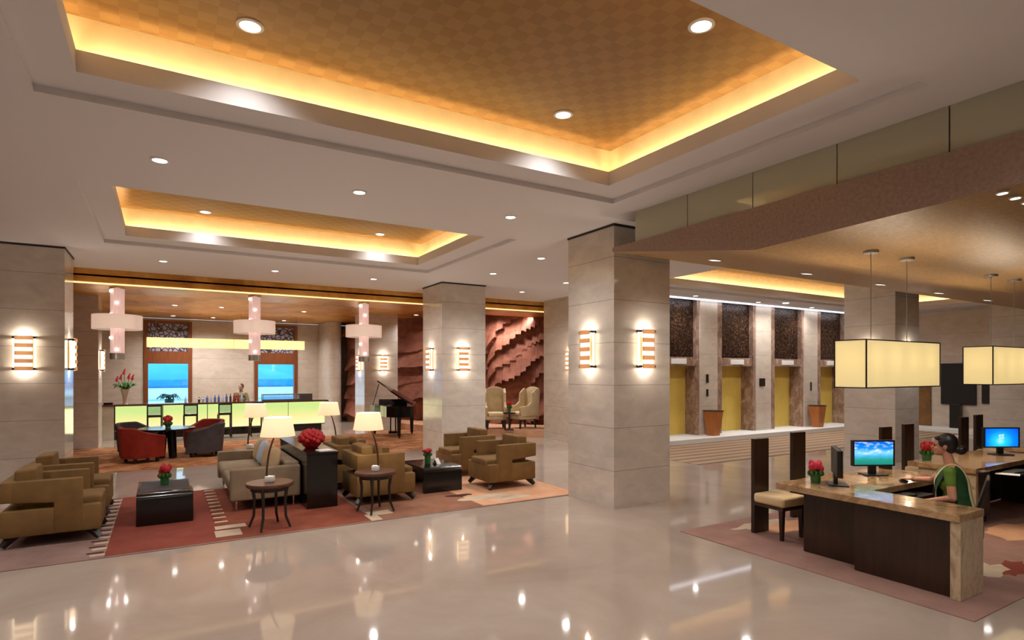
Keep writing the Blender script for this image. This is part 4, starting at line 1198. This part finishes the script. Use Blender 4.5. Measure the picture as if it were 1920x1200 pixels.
for x, s in ((-0.88, 'left one, above the flower vase'), (1.96, 'middle one, beside the bar pendant'), (4.72, 'right one, before the mural column')):
    place(ch, st, (x, 15.75, 3.96), 0, 'crystal tube chandelier with pale drum shade, ' + s, 'drum chandeliers')

# ---------------------------------------------------------------- grand piano (local -y = tail, towards the viewer)
pn = thing('grand_piano', (6.25, 17.85, 0.012), 'black grand piano with its lid propped open, before the mural', 'piano', math.atan2(FWD.y, FWD.x) - PI / 2 + 0.12)
# outline: straight bass side on viewer's right (+x), curved treble side on the left
out = [(0.72, 0.72), (0.72, -0.70)]
out += [(0.72 - 0.33 * (1 - math.cos(a)), -0.70 - 0.22 * math.sin(a)) for a in (PI / 8, PI / 4, 3 * PI / 8, PI / 2)]
out += [(0.15, -0.90), (-0.10, -0.74), (-0.22, -0.45), (-0.34, -0.18), (-0.54, 0.05), (-0.70, 0.28), (-0.74, 0.72)]
b = MB(); b.prism(out, 'z', 0.66, 0.99); b.build('case', 'piano_black', pn, smooth=False)
b = MB(); b.box(-0.72, 0.72, 0.721, 0.93, 0.66, 0.74); b.box(-0.72, -0.64, 0.721, 0.93, 0.74, 0.86); b.box(0.64, 0.72, 0.721, 0.93, 0.74, 0.86); kb = b.build('key_bed', 'piano_black', pn, smooth=False)
b = MB(); b.box(-0.63, 0.63, 0.76, 0.92, 0.745, 0.765); tag(b.build('keys', 'white', kb, smooth=False), 'white keys')
b = MB(); b.box(-0.45, 0.45, 0.45, 0.47, 0.99, 1.16, rot=(-0.25, 0, 0)); b.build('music_desk', 'piano_black', pn, smooth=False)
lb = MB(); lo = [(x - 0.74, y) for x, y in out if y < 0.5] + [(-1.46, 0.42), (-0.02, 0.42)]
lo = [(-0.02, 0.42)] + [(x - 0.74, y) for x, y in out[1:-1]] + [(-1.46, 0.42)]
lb.prism(lo, 'z', 0.0, 0.05)
lid = lb.build('lid', 'piano_black', pn, smooth=False); lid.location = (0.74, 0, 1.0); lid.rotation_euler = (0, math.radians(31), 0)
b = MB(); b.cone((-0.62, 0.25, 0.99), (-0.43, 0.25, 1.665), 0.012, 0.012, 8); b.build('prop_stick', 'piano_black', pn)
for (x, y) in ((-0.6, 0.6), (0.6, 0.6), (0.28, -0.68)):
    b = MB(); b.beam((x, y, 0.06), (x, y, 0.67), 0.085, 0.13); b.ball((x, y, 0.04), 0.035, 10); b.build('leg', 'piano_black', pn, smooth=False)
b = MB(); b.box(-0.10, -0.06, 0.48, 0.54, 0.1, 0.66); b.box(0.06, 0.10, 0.48, 0.54, 0.1, 0.66); b.box(-0.14, 0.14, 0.42, 0.6, 0.04, 0.12); b.build('pedal_lyre', 'piano_black', pn, smooth=False)

# ---------------------------------------------------------------- wing chairs and small table before the mural
def make_wing():    # faces +x
    t = thing('wing_chair', (0, 0, 0), 'x', 'armchair')
    b = MB(); b.box(-0.34, 0.36, -0.33, 0.33, 0.30, 0.42, 0.03); b.build('seat_base', 'wing_fab', t)
    b = MB(); b.box(-0.24, 0.38, -0.26, 0.26, 0.41, 0.54, 0.05, 4); b.build('seat_cushion', 'cream_fab', t)
    b = MB(); n = 10; pts = []
    for k in range(n + 1):
        a = PI * k / n; pts.append((-0.33 * math.cos(a), 1.18 + 0.20 * math.sin(a) ** 0.8))
    b.prism([(-0.30, 0.4), (-0.33, 1.18)] + pts[1:-1] + [(0.33, 1.18), (0.30, 0.4)], 'x', -0.40, -0.27, bev=0.02); bo = b.build('backrest', 'wing_fab', t); bo.rotation_euler = (0, -0.07, 0)
    for s in (-1, 1):
        b = MB(); ya, yb = (0.28, 0.36) if s > 0 else (-0.36, -0.28)
        b.prism([(-0.40, 0.4), (-0.44, 1.26), (-0.30, 1.30), (-0.12, 1.15), (-0.10, 0.86), (0.05, 0.74), (0.34, 0.72), (0.37, 0.66), (0.34, 0.4)], 'y', ya, yb, bev=0.018)
        b.build('wing', 'wing_fab', t)
    for sx in (-1, 1):
        for sy in (-1, 1):
            b = MB(); b.beam((sx * 0.28, sy * 0.27, 0.31), (sx * 0.32, sy * 0.28, 0.0), 0.065, 0.04); b.build('leg', 'espresso', t, smooth=False)
    return t
def at(px, d): return (FWD + RGT * ((px - 960) / 1089.0)) * d
wc = make_wing(); st = []
p = at(929, 18.9); place(wc, st, (p.x, p.y, 0.22), -2.0, 'tall cream wing chair facing out, left of two before the mural', 'wing chairs')
p = at(980, 19.1); place(wc, st, (p.x, p.y, 0.22), -3.05, 'tall cream wing chair seen from its side, right of two before the mural', 'wing chairs')
p = at(955, 18.35)
tt = thing('side_table', (p.x, p.y, 0.22), 'small dark table between the two wing chairs', 'table')
b = MB(); b.lathe([(0, 0.52), (0.2, 0.52), (0.2, 0.56), (0, 0.56)], seg=24); b.build('top', 'espresso', tt)
b = MB(); b.cone((0, 0, 0.03), (0, 0, 0.52), 0.03, 0.025, 12); b.lathe([(0.0, 0), (0.15, 0), (0.13, 0.03), (0, 0.04)], seg=20); b.build('pedestal', 'espresso', tt)
vase_flowers('flower_vase', (p.x, p.y, 0.782), 'dark red flowers on the small table between the wing chairs', 0.05, 0.16, 'red_petal', 10, 12, True, 1.5)

# ---------------------------------------------------------------- reception desks
def desk(x, ledge, label):
    t = thing('reception_desk', (x, 0, 0.012), label, 'desk')
    z0, z1 = 0.70, 0.768
    L = 2.08
    if ledge:
        b = MB(); b.prism([(0, 2.37), (0.50, 2.37), (0.50, 3.36), (L, 3.36), (L, 4.17), (0, 4.17)], 'z', z0, z1, bev=0.004); b.build('desk_top', 'desk_marble', t, smooth=False)
        b = MB(); b.box(0.02, 0.48, 2.37, 2.45, 0, z0); b.build('end_panel', 'desk_marble_pale', t, smooth=False)
        b = MB(); b.box(0.07, 0.13, 2.45, 3.32, 0, z0); b.build('front_panel', 'dark_wood', t, smooth=False)
        b = MB(); b.box(0.22, 0.28, 3.325, 3.97, 0, z0); b.box(0.13, 0.22, 3.30, 3.325, 0, z0); b.build('front_panel', 'dark_wood', t, smooth=False)
        b = MB(); b.box(0.17, 0.46, 2.6, 3.3, 0.3, 0.33); b.build('inner_shelf', 'black_wood', t, smooth=False)
    else:
        b = MB(); b.box(0, L + 0.3, 3.40, 4.22, z0, z1, 0.004); b.build('desk_top', 'desk_marble', t, smooth=False)
        b = MB(); b.box(0.05, 0.12, 3.42, 4.1, 0, z0); b.build('end_panel', 'desk_marble_pale', t, smooth=False)
        b = MB(); b.box(0.06, 0.5, 3.43, 3.47, 0.1, z0); b.build('drawer_front', 'black_plastic', t, smooth=False)
        b = MB(); b.box(0.16, 0.50, 3.47, 4.05, 0.0, z0); b.build('drawer_unit', 'black_wood', t, smooth=False)
    b = MB(); b.box(0.28 if ledge else 0.5, L if ledge else L + 0.3, 3.93, 3.97, 0.02, z0); b.build('modesty_panel', 'dark_wood', t, smooth=False)
    b = MB(); b.box(L - 0.1 if ledge else L + 0.2, L - 0.04 if ledge else L + 0.26, 3.42, 3.92, 0, z0); b.build('end_leg', 'dark_wood', t, smooth=False)
    b = MB(); b.box(0.75, 1.5, 3.20, 3.60, 0.63, 0.65); kt = b.build('keyboard_tray', 'black_plastic', t, smooth=False)
    return t
d1 = desk(6.05, True, 'marble topped reception desk in front with dark wood panels and seated clerk')
d2 = desk(9.15, False, 'second marble topped reception desk behind the clerk, black inside')
d3 = desk(12.3, False, 'third reception desk, mostly hidden at the right picture edge')
for i, x in enumerate((6.95, 10.05, 13.2)):
    kb = thing('keyboard', (x + 0.1, 3.32, 0.663), ['black keyboard on the tray before the clerk', 'grey keyboard on the tray of the second desk', 'keyboard on the tray of the third desk'][i], 'keyboard')
    b = MB(); b.box(-0.22, 0.22, -0.07, 0.07, 0, 0.018, 0.003); b.build('body', 'black_plastic' if i != 1 else 'grey_metal', kb, smooth=False)
    b = MB()
    for r in range(4):
        for c in range(14): b.box(-0.205 + c * 0.0295, -0.205 + c * 0.0295 + 0.024, -0.055 + r * 0.03, -0.055 + r * 0.03 + 0.024, 0.018, 0.024)
    b.build('keys', 'grey_metal', kb, smooth=False)

def monitor(loc, rz, screen, label, w_=0.53, h_=0.32, logo=False):   # screen faces local -y
    t = thing('monitor', loc, label, 'monitor', rz)
    b = MB(); b.box(-w_ / 2, w_ / 2, 0.0, 0.045, 0.11, 0.11 + h_, 0.006)
    b.box(-w_ / 2, w_ / 2, -0.012, 0.0, 0.11, 0.128); b.box(-w_ / 2, w_ / 2, -0.012, 0.0, 0.092 + h_, 0.11 + h_); b.box(-w_ / 2, -w_ / 2 + 0.018, -0.012, 0.0, 0.128, 0.092 + h_); b.box(w_ / 2 - 0.018, w_ / 2, -0.012, 0.0, 0.128, 0.092 + h_)
    b.build('bezel', 'black_plastic', t, smooth=False)
    b = MB(); b.box(-w_ / 2 + 0.018, w_ / 2 - 0.018, -0.003, 0.001, 0.128, 0.092 + h_); sc_ = b.build('screen', screen, t, smooth=False)
    if logo:
        b = MB()
        for (x0_, z0_) in ((-0.05, 0.275), (-0.005, 0.28), (-0.047, 0.235), (-0.003, 0.24)):
            b.quad([(x0_, -0.004, z0_), (x0_ + 0.038, -0.004, z0_ + 0.005), (x0_ + 0.042, -0.004, z0_ + 0.04), (x0_ + 0.004, -0.004, z0_ + 0.034)])
        b.build('screen_emblem', 'logo', sc_, smooth=False)
    b = MB(); b.box(-0.045, 0.045, 0.01, 0.05, 0.01, 0.14, 0.005); b.build('neck', 'black_plastic', t, smooth=False)
    b = MB(); b.box(-0.13, 0.13, -0.09, 0.11, 0.0, 0.014, 0.005); b.build('foot', 'black_plastic', t, smooth=False)
    return t
MON_Z = 0.782
monitor((7.52, 3.85, MON_Z), YAW_R + 0.04, 'screen_meadow', 'monitor showing a blue sky and green field, in front of the clerk')
monitor((6.53, 3.72, MON_Z), YAW_R + math.radians(68), 'screen_blue', 'monitor turned away showing its black back, beside red flowers', 0.50, 0.30)
monitor((11.05, 3.78, MON_Z), YAW_R + 0.03, 'screen_blue', 'monitor with plain blue screen and small pale emblem on the second desk', 0.56, 0.31, True)
b = MB(); b.ball((0, 0, 0.012), (0.032, 0.055, 0.022), 14); o = b.build('mouse', 'black_plastic'); o.location = (7.32, 3.415, MON_Z + 0.0); o.rotation_euler = (0, 0, -0.2)
tag(o, 'black mouse under the hand of the clerk', 'mouse')
vase_flowers('flower_vase', (6.42, 3.92, MON_Z), 'pink red flowers in a green vase on the front reception desk', 0.055, 0.10, 'pink_petal', 14, 21, True, 1.25)
vase_flowers('flower_vase', (9.44, 4.10, MON_Z), 'dark red flowers in a green vase on the second reception desk', 0.06, 0.10, 'red_petal', 14, 22, True, 1.3)
b = MB(); b.box(-0.09, 0.09, -0.13, 0.13, 0, 0.006); o = b.build('paper_sheet', 'paper', smooth=False); o.location = (9.95, 3.28, 0.663); o.rotation_euler = (0, 0, 0.3)
o.location = (9.84, 3.30, 0.663); tag(o, 'white paper on the keyboard tray of the second desk', 'paper')

def make_guest():    # faces local -y
    t = thing('guest_chair', (0, 0, 0), 'x', 'chair')
    b = MB(); b.box(-0.135, 0.135, 0.0, 0.055, 0.0, 1.19, 0.004, rot=(0.0, 0, 0)); b.build('back_slab', 'dark_wood', t, smooth=False)
    b = MB(); b.box(-0.17, 0.27, -0.44, -0.004, 0.40, 0.52, 0.035, 4); tag(b.build('seat', 'cream_fab', t), 'cream padded seat')
    b = MB(); b.box(-0.15, 0.25, -0.42, -0.01, 0.36, 0.405); b.build('seat_frame', 'dark_wood', t, smooth=False)
    for s in (-1, 1):
        b = MB(); b.beam((0.05 + s * 0.18, -0.39, 0.0), (0.05 + s * 0.18, -0.39, 0.37), 0.035, 0.055); b.build('leg', 'dark_wood', t, smooth=False)
    return t
gc = make_guest(); st = []
for (x, y, rz, s) in ((6.56, 4.72, -0.05, 'nearest the column, left end of the front desk'), (7.72, 4.95, -0.05, 'second one behind the front desk'),
                      (9.62, 4.72, -0.05, 'left one behind the second desk'), (10.48, 4.80, -0.05, 'behind the red flowers of the second desk'),
                      (13.0, 5.0, -0.05, 'left one far behind the head of the clerk'), (13.95, 5.12, -0.05, 'beside the blue screen monitor')):
    place(gc, st, (x, y, 0.012), rz, 'high slab backed dark wood guest chair, ' + s, 'guest chairs')

# box pendants over the desks
def make_box_pendant():
    t = thing('box_pendant', (0, 0, 0), 'x', 'pendant lamp')
    L, Wd, za, zb = 0.82, 0.17, -1.54, -1.02
    b = MB()
    b.box(-L, L, -Wd, -Wd + 0.006, za, zb); b.box(-L, L, Wd - 0.006, Wd, za, zb); b.box(-L, -L + 0.006, -Wd + 0.006, Wd - 0.006, za, zb); b.box(L - 0.006, L, -Wd + 0.006, Wd - 0.006, za, zb)
    b.build('shade', 'pendant_shade', t, smooth=False)
    b = MB(); e = 0.006
    for sx in (-1, 1):
        for sy in (-1, 1): b.box(sx * L - e, sx * L + e, sy * Wd - e, sy * Wd + e, za, zb)
    for z in (za, zb):
        for sy in (-1, 1): b.box(-L, L, sy * Wd - e, sy * Wd + e, z - e, z + e)
        for sx in (-1, 1): b.box(sx * L - e, sx * L + e, -Wd, Wd, z - e, z + e)
    b.build('frame', 'bronze', t, smooth=False)
    b = MB(); b.box(-L + 0.01, L - 0.01, -0.012, 0.012, -1.04, -1.02); b.build('carrier_bar', 'bronze', t, smooth=False)
    for x in (-0.40, 0.40):
        b = MB(); b.lathe([(0, -0.03), (0.075, -0.03), (0.08, -0.02), (0.08, 0), (0, 0)], c=(x, 0, 0), seg=28); b.build('mount', 'steel', t)
        b = MB(); b.cone((x, 0, -1.03), (x, 0, -0.02), 0.0045, 0.0045, 6); b.build('cable', 'steel', t)
    for x in (-0.6, -0.2, 0.2, 0.6): light('POINT', (x, 0, -1.22), 15, WARM, t, None, shadow_soft_size=0.05)
    return t
bp = make_box_pendant(); st = []
for x, s in ((7.26, 'over the front reception desk'), (10.40, 'cut by the right picture edge, over the second desk')):
    place(bp, st, (x, 3.54, soffit_z(3.54)), 0, 'glowing cream box pendant ' + s, 'box pendants')
# bring both lamp boxes to the same level
# office chair
oc = thing('office_chair', (6.95, 2.75, 0.012), 'black office chair behind the green sari of the clerk', 'chair', 1.91)
b = MB(); b.box(-0.22, 0.24, -0.23, 0.23, 0.40, 0.47, 0.03, 3); b.build('seat', 'black_plastic', oc)
b = MB(); b.box(-0.215, -0.185, -0.21, 0.21, 0.55, 1.0, 0.013, rot=(0, -0.26, 0)); b.build('backrest', 'black_plastic', oc)
b = MB(); b.tube([(-0.1, 0, 0.40), (-0.20, 0, 0.42), (-0.175, 0, 0.62)], 0.02, 8); b.cone((0, 0, 0.08), (0, 0, 0.40), 0.03, 0.025, 12); b.build('stem', 'chrome', oc)
b = MB()
for k in range(5):
    a = 2 * PI * k / 5; b.beam((0, 0, 0.09), (0.21 * math.cos(a), 0.21 * math.sin(a), 0.07), 0.05, 0.035)
b.build('star_base', 'black_plastic', oc, smooth=False)
for k in range(5):
    a = 2 * PI * k / 5; b = MB(); b.ball((0.21 * math.cos(a), 0.21 * math.sin(a), 0.03), 0.03, 10); b.build('caster', 'black_plastic', oc)

# ---------------------------------------------------------------- people
def body(name, parts_fn, mat, parent, voxel=0.007):
    b = MB(); parts_fn(b)
    o = b.build(name, mat, parent, angle=180)
    m = o.modifiers.new('fuse', 'REMESH'); m.mode = 'VOXEL'; m.voxel_size = voxel; m.use_smooth_shade = True
    s = o.modifiers.new('smooth', 'SMOOTH'); s.iterations = 4; s.factor = 0.5
    return o
def head(b, c, k=1.0):
    """head with brow, nose, lips, chin and ears; faces local +x"""
    x, y, z = c
    b.ball((x - 0.012 * k, y, z + 0.022 * k), (0.093 * k, 0.074 * k, 0.090 * k), 28)            # skull
    b.ball((x + 0.030 * k, y, z - 0.040 * k), (0.056 * k, 0.055 * k, 0.070 * k), 24)            # face
    b.ball((x + 0.056 * k, y, z - 0.092 * k), (0.026 * k, 0.026 * k, 0.020 * k), 16)            # chin
    for s in (-1, 1):
        b.ball((x + 0.062 * k, y + s * 0.03 * k, z + 0.012 * k), (0.018 * k, 0.024 * k, 0.009 * k), 12)    # brow
        b.ball((x + 0.052 * k, y + s * 0.036 * k, z - 0.035 * k), (0.024 * k, 0.020 * k, 0.020 * k), 12)   # cheek
        b.ball((x - 0.015 * k, y + s * 0.074 * k, z - 0.015 * k), (0.018 * k, 0.008 * k, 0.030 * k), 12)   # ear
    b.cone((x + 0.074 * k, y, z + 0.006 * k), (x + 0.098 * k, y, z - 0.034 * k), 0.008 * k, 0.014 * k, 10) # nose
    b.ball((x + 0.096 * k, y, z - 0.034 * k), (0.013 * k, 0.013 * k, 0.010 * k), 12)
    b.ball((x + 0.080 * k, y, z - 0.058 * k), (0.012 * k, 0.022 * k, 0.007 * k), 12)
    b.ball((x + 0.078 * k, y, z - 0.069 * k), (0.012 * k, 0.020 * k, 0.007 * k), 12)
def hand(b, wrist, d, up, side, curl=0.5, k=1.0):
    """palm plus four unequal fingers and a thumb; d = finger direction, up = back of the hand, side = thumb side"""
    w = Vector(wrist); d = Vector(d).normalized(); up = Vector(up); up = (up - d * up.dot(d)).normalized(); s = d.cross(up).normalized() * side
    for q in (-0.022, -0.007, 0.008, 0.023):
        b.cap(w + d * 0.01 * k + s * q * 0.8 * k, w + d * 0.085 * k + s * q * 1.25 * k, 0.013 * k, 0.012 * k, 10)
    for i, (q, ln) in enumerate(((0.030, 0.070), (0.010, 0.078), (-0.010, 0.072), (-0.029, 0.056))):
        p = w + d * 0.088 * k + s * q * k
        dirs = [d, (d * math.cos(curl) - up * math.sin(curl)), (d * math.cos(curl * 2) - up * math.sin(curl * 2))]
        r = 0.0085 * k
        for dd, fr in zip(dirs, (0.45, 0.32, 0.23)):
            e = p + dd.normalized() * ln * fr * k
            b.cap(p, e, r, r * 0.9, 8); p = e; r *= 0.92
    p = w + d * 0.03 * k + s * 0.026 * k; e = p + (d * 0.7 + s * 0.75 - up * 0.15).normalized() * 0.045 * k; f = e + (d * 1.0 + s * 0.2 - up * 0.3).normalized() * 0.032 * k
    b.cap(p, e, 0.012 * k, 0.010 * k, 10); b.cap(e, f, 0.010 * k, 0.008 * k, 10)

# seated receptionist, local +x forward
RZ = math.atan2(0.944, -0.33)
pr = thing('person', (6.98, 2.74, 0.012), 'person in a green sari seated at the front reception desk, reaching for the mouse', 'person', RZ)
HC = (0.125, 0.0, 1.285)
SHR, ELR, WRR = (0.09, -0.165, 1.03), (0.24, -0.34, 0.86), (0.43, -0.47, 0.83)
SHL, ELL, WRL = (0.07, 0.17, 1.03), (0.04, 0.235, 0.78), (0.27, 0.12, 0.70)
def clerk(b):
    head(b, HC, 1.02)
    b.cap((0.07, 0, 1.07), (0.10, 0, 1.20), 0.050, 0.045)
    b.ball((0.05, 0, 1.00), (0.10, 0.155, 0.10), 24); b.ball((0.055, 0, 0.90), (0.115, 0.145, 0.13), 24)
    b.ball((0.03, 0, 0.76), (0.10, 0.125, 0.13), 24); b.ball((0.0, 0, 0.60), (0.14, 0.17, 0.14), 24)
    b.cap((0.05, -0.1, 1.05), SHR, 0.05, 0.05); b.cap((0.05, 0.1, 1.05), SHL, 0.05, 0.05)
    b.cap(SHR, ELR, 0.046, 0.036); b.cap(ELR, WRR, 0.036, 0.024)
    b.cap(SHL, ELL, 0.047, 0.037); b.cap(ELL, WRL, 0.037, 0.025)
    hand(b, WRR, (0.8, -0.55, -0.12), (0, 0, 1), 1, 0.35); hand(b, WRL, (0.9, -0.3, -0.1), (0, 0, 1), -1, 0.4)
    for s in (-1, 1):
        b.cap((0.0, s * 0.09, 0.57), (0.43, s * 0.10, 0.56), 0.085, 0.06); b.cap((0.43, s * 0.10, 0.56), (0.40, s * 0.10, 0.10), 0.058, 0.036)
        b.cap((0.38, s * 0.10, 0.05), (0.53, s * 0.11, 0.03), 0.035, 0.026)
pb = body('body', clerk, 'skin', pr, 0.006)
def blouse(b):
    b.ball((0.05, 0, 0.985), (0.108, 0.163, 0.085), 24); b.ball((0.057, 0, 0.90), (0.125, 0.153, 0.115), 24)
    b.ball((0.03, 0, 0.76), (0.108, 0.133, 0.135), 24)
    for sh, el in ((SHR, ELR), (SHL, ELL)):
        a, e = Vector(sh), Vector(el); b.cap(a + (e - a) * -0.02, a + (e - a) * 0.46, 0.054, 0.049)
    b.cap((0.05, -0.1, 1.03), SHR, 0.052, 0.056); b.cap((0.05, 0.1, 1.03), SHL, 0.052, 0.056)
body('blouse', blouse, 'sari_green', pr, 0.007)
def skirt(b):
    b.ball((0.0, 0, 0.61), (0.16, 0.185, 0.15), 24)
    for s in (-1, 1):
        b.cap((0.0, s * 0.08, 0.58), (0.43, s * 0.09, 0.565), 0.10, 0.075); b.cap((0.43, s * 0.09, 0.565), (0.42, s * 0.09, 0.09), 0.075, 0.09)
    b.box(0.0, 0.45, -0.09, 0.09, 0.5, 0.62)
    b.box(0.36, 0.48, -0.1, 0.1, 0.06, 0.56)
body('sari_skirt', skirt, 'sari_dark', pr, 0.009)
def ribbon(path, width, mat, name, thick=0.006):
    """path of (centre, outward normal): a cloth band that follows the torso"""
    b = MB(); rows = []
    n = len(path)
    for i, (p, nn) in enumerate(path):
        p, nn = Vector(p), Vector(nn).normalized()
        d = (Vector(path[min(n - 1, i + 1)][0]) - Vector(path[max(0, i - 1)][0])).normalized(); s = d.cross(nn).normalized()
        ww = width if not isinstance(width, list) else width[i]
        rows.append([b.bm.verts.new(p + s * (q - 0.5) * ww - nn * 0.10 * ww * abs(2 * (q - 0.5)) ** 2) for q in (0, 0.25, 0.5, 0.75, 1)])
    for i in range(n - 1):
        for j in range(4): b.bm.faces.new((rows[i][j], rows[i + 1][j], rows[i + 1][j + 1], rows[i][j + 1]))
    o = b.build(name, mat, pr, angle=180)
    m = o.modifiers.new('thickness', 'SOLIDIFY'); m.thickness = thick; m.offset = 0
    s = o.modifiers.new('round', 'SUBSURF'); s.levels = 2; s.render_levels = 2
    return o
# drape from the right hip across the front, over the left shoulder and down the back
def tor(yaw, z, r=0.0):
    """point on the torso surface at height z, yaw from the front towards the left shoulder"""
    tab = [(0.58, 0.0, 0.165, 0.19), (0.70, 0.02, 0.135, 0.155), (0.78, 0.035, 0.125, 0.143), (0.90, 0.057, 0.138, 0.162), (0.98, 0.05, 0.122, 0.168), (1.04, 0.05, 0.09, 0.155), (1.10, 0.05, 0.045, 0.13)]
    for a, c in zip(tab[:-1], tab[1:]):
        if a[0] <= z <= c[0]:
            u = (z - a[0]) / (c[0] - a[0]); x0_, rx, ry = [a[i] + (c[i] - a[i]) * u for i in (1, 2, 3)]
            return Vector((x0_ + (rx + r) * math.cos(yaw), (ry + r) * math.sin(yaw), z)), Vector((math.cos(yaw), math.sin(yaw) * 0.9, 0.15))
    return Vector((0.05, 0, z)), Vector((1, 0, 0))
path = [tor(-1.2, 0.62, 0.004), tor(-0.7, 0.70, 0.006), tor(-0.25, 0.80, 0.008), tor(0.1, 0.90, 0.010), tor(0.45, 0.98, 0.012)]
path += [(Vector((0.105, 0.095, 1.065)), Vector((0.6, 0.2, 0.8))), (Vector((0.05, 0.11, 1.105)), Vector((0, 0.25, 1))), (Vector((-0.02, 0.105, 1.07)), Vector((-0.7, 0.2, 0.7))),
         tor(PI - 0.72, 0.96, 0.012), tor(PI - 0.75, 0.85, 0.012), tor(PI - 0.85, 0.70, 0.012), tor(PI - 0.9, 0.59, 0.014)]
ribbon(path, [0.30, 0.28, 0.24, 0.21, 0.17, 0.13, 0.12, 0.13, 0.17, 0.18, 0.19, 0.2], 'sari_dark', 'sari_drape')
path2 = [tor(-0.75, 0.62, 0.016), tor(-0.45, 0.70, 0.018), tor(-0.1, 0.80, 0.02), tor(0.18, 0.90, 0.022), tor(0.35, 0.98, 0.022), (Vector((0.125, 0.055, 1.065)), Vector((0.7, 0.0, 0.7))),
         (Vector((0.06, 0.062, 1.115)), Vector((0, 0.0, 1))), (Vector((-0.022, 0.06, 1.085)), Vector((-0.7, 0.0, 0.7))), tor(PI - 0.35, 0.96, 0.02), tor(PI - 0.40, 0.80, 0.02), tor(PI - 0.5, 0.62, 0.02)]
tag(ribbon(path2, 0.055, 'sari_cream', 'sari_border'), 'cream border band')
path3 = [tor(0.62, 0.66, 0.014), tor(0.72, 0.78, 0.016), tor(0.80, 0.90, 0.018), (Vector((0.08, 0.145, 1.06)), Vector((0.5, 0.5, 0.7)))]
# hair: cap, parting roll and bun
def hairfn(b):
    x, y, z = HC
    b.ball((x - 0.026, y, z + 0.034), (0.097, 0.083, 0.094), 28)
    b.ball((x - 0.060, y, z - 0.010), (0.062, 0.076, 0.075), 24)
    b.ball((x + 0.028, y + 0.030, z + 0.072), (0.050, 0.045, 0.030), 18); b.ball((x + 0.028, y - 0.030, z + 0.072), (0.050, 0.045, 0.030), 18)
    for s in (-1, 1): b.ball((x + 0.002, y + s * 0.062, z + 0.025), (0.042, 0.022, 0.045), 16)
    b.ball((x - 0.142, y, z - 0.042), (0.052, 0.056, 0.048), 20)
    b.cap((x - 0.09, y, z - 0.035), (x - 0.14, y, z - 0.042), 0.03, 0.03)
body('hair', hairfn, 'hair', pr, 0.006)
x, y, z = HC
for s in (-1, 1):
    b = MB(); b.ball((x + 0.078, y + s * 0.033, z - 0.006), (0.008, 0.014, 0.007), 12); b.build('eye', 'eye', pr)
    b = MB(); b.ball((x + 0.080, y + s * 0.034, z + 0.018), (0.007, 0.020, 0.004), 10, rot=(0.12 * -s, 0, 0)); b.build('eyebrow', 'hair', pr)
b = MB(); b.ball((x + 0.091, y, z - 0.058), (0.006, 0.021, 0.006), 12); b.ball((x + 0.089, y, z - 0.069), (0.007, 0.019, 0.006), 12); b.build('lips', 'lip', pr)
b = MB(); b.lathe([(0.0245, -0.012), (0.0285, -0.012), (0.0285, 0.012), (0.0245, 0.012)], seg=20, closed=True); o = b.build('bangle', 'brass', pr)
a, e = Vector(ELR), Vector(WRR); o.location = a + (e - a) * 0.94; o.rotation_mode = 'QUATERNION'; o.rotation_quaternion = Vector((0, 0, 1)).rotation_difference((e - a).normalized())

# bartender standing behind the counter, local +x forward (towards the viewer and left)
bt = thing('person', (2.33, 22.15, 0.0), 'person in a khaki shirt standing behind the bar near the right window', 'person', -PI / 2 - 0.6)
HB = (0.03, 0.0, 1.535)
def barman(b):
    head(b, HB, 1.0)
    b.cap((0.0, 0, 1.33), (0.02, 0, 1.46), 0.055, 0.052)
    b.ball((0, 0, 1.25), (0.11, 0.18, 0.12), 24); b.ball((0, 0, 1.10), (0.11, 0.16, 0.15), 24); b.ball((0, 0, 0.95), (0.11, 0.155, 0.13), 24); b.ball((0, 0, 0.85), (0.12, 0.165, 0.11), 24)
    for s in (-1, 1):
        b.cap((0, s * 0.18, 1.30), (0.02, s * 0.25, 1.04), 0.055, 0.042); b.cap((0.02, s * 0.25, 1.04), (0.22, s * 0.18, 1.0), 0.04, 0.027)
        hand(b, (0.22, s * 0.18, 1.0), (0.95, -s * 0.3, 0.05), (0, 0, 1), 1 if s < 0 else -1, 0.5)
        b.cap((0, s * 0.09, 0.85), (0.01, s * 0.10, 0.46), 0.085, 0.058); b.cap((0.01, s * 0.10, 0.46), (-0.02, s * 0.11, 0.08), 0.057, 0.038)
        b.cap((-0.04, s * 0.11, 0.045), (0.14, s * 0.13, 0.035), 0.045, 0.034)
body('body', barman, 'skin2', bt, 0.007)
def shirt(b):
    b.ball((0, 0, 1.25), (0.12, 0.19, 0.115), 24); b.ball((0, 0, 1.10), (0.12, 0.17, 0.15), 24); b.ball((0, 0, 0.95), (0.122, 0.168, 0.14), 24)
    for s in (-1, 1): b.cap((0, s * 0.17, 1.30), (0.02, s * 0.25, 1.05), 0.062, 0.052); b.cap((0.02, s * 0.25, 1.05), (0.18, s * 0.2, 1.008), 0.05, 0.036)
    b.cap((0, 0, 1.33), (0.01, 0, 1.40), 0.07, 0.062)
body('shirt', shirt, 'khaki', bt, 0.009)
def trousers(b):
    b.ball((0, 0, 0.86), (0.13, 0.175, 0.12), 24)
    for s in (-1, 1): b.cap((0, s * 0.09, 0.85), (0.01, s * 0.10, 0.46), 0.096, 0.07); b.cap((0.01, s * 0.10, 0.46), (-0.02, s * 0.11, 0.09), 0.069, 0.055)
body('trousers', trousers, 'trouser', bt, 0.01)
def bhair(b):
    x, y, z = HB
    b.ball((x - 0.026, y, z + 0.036), (0.095, 0.081, 0.092), 24); b.ball((x - 0.05, y, z - 0.0), (0.06, 0.076, 0.07), 20)
body('hair', bhair, 'hair', bt, 0.007)
x, y, z = HB
for s in (-1, 1):
    b = MB(); b.ball((x + 0.076, y + s * 0.032, z - 0.006), (0.008, 0.013, 0.006), 10); b.build('eye', 'eye', bt)
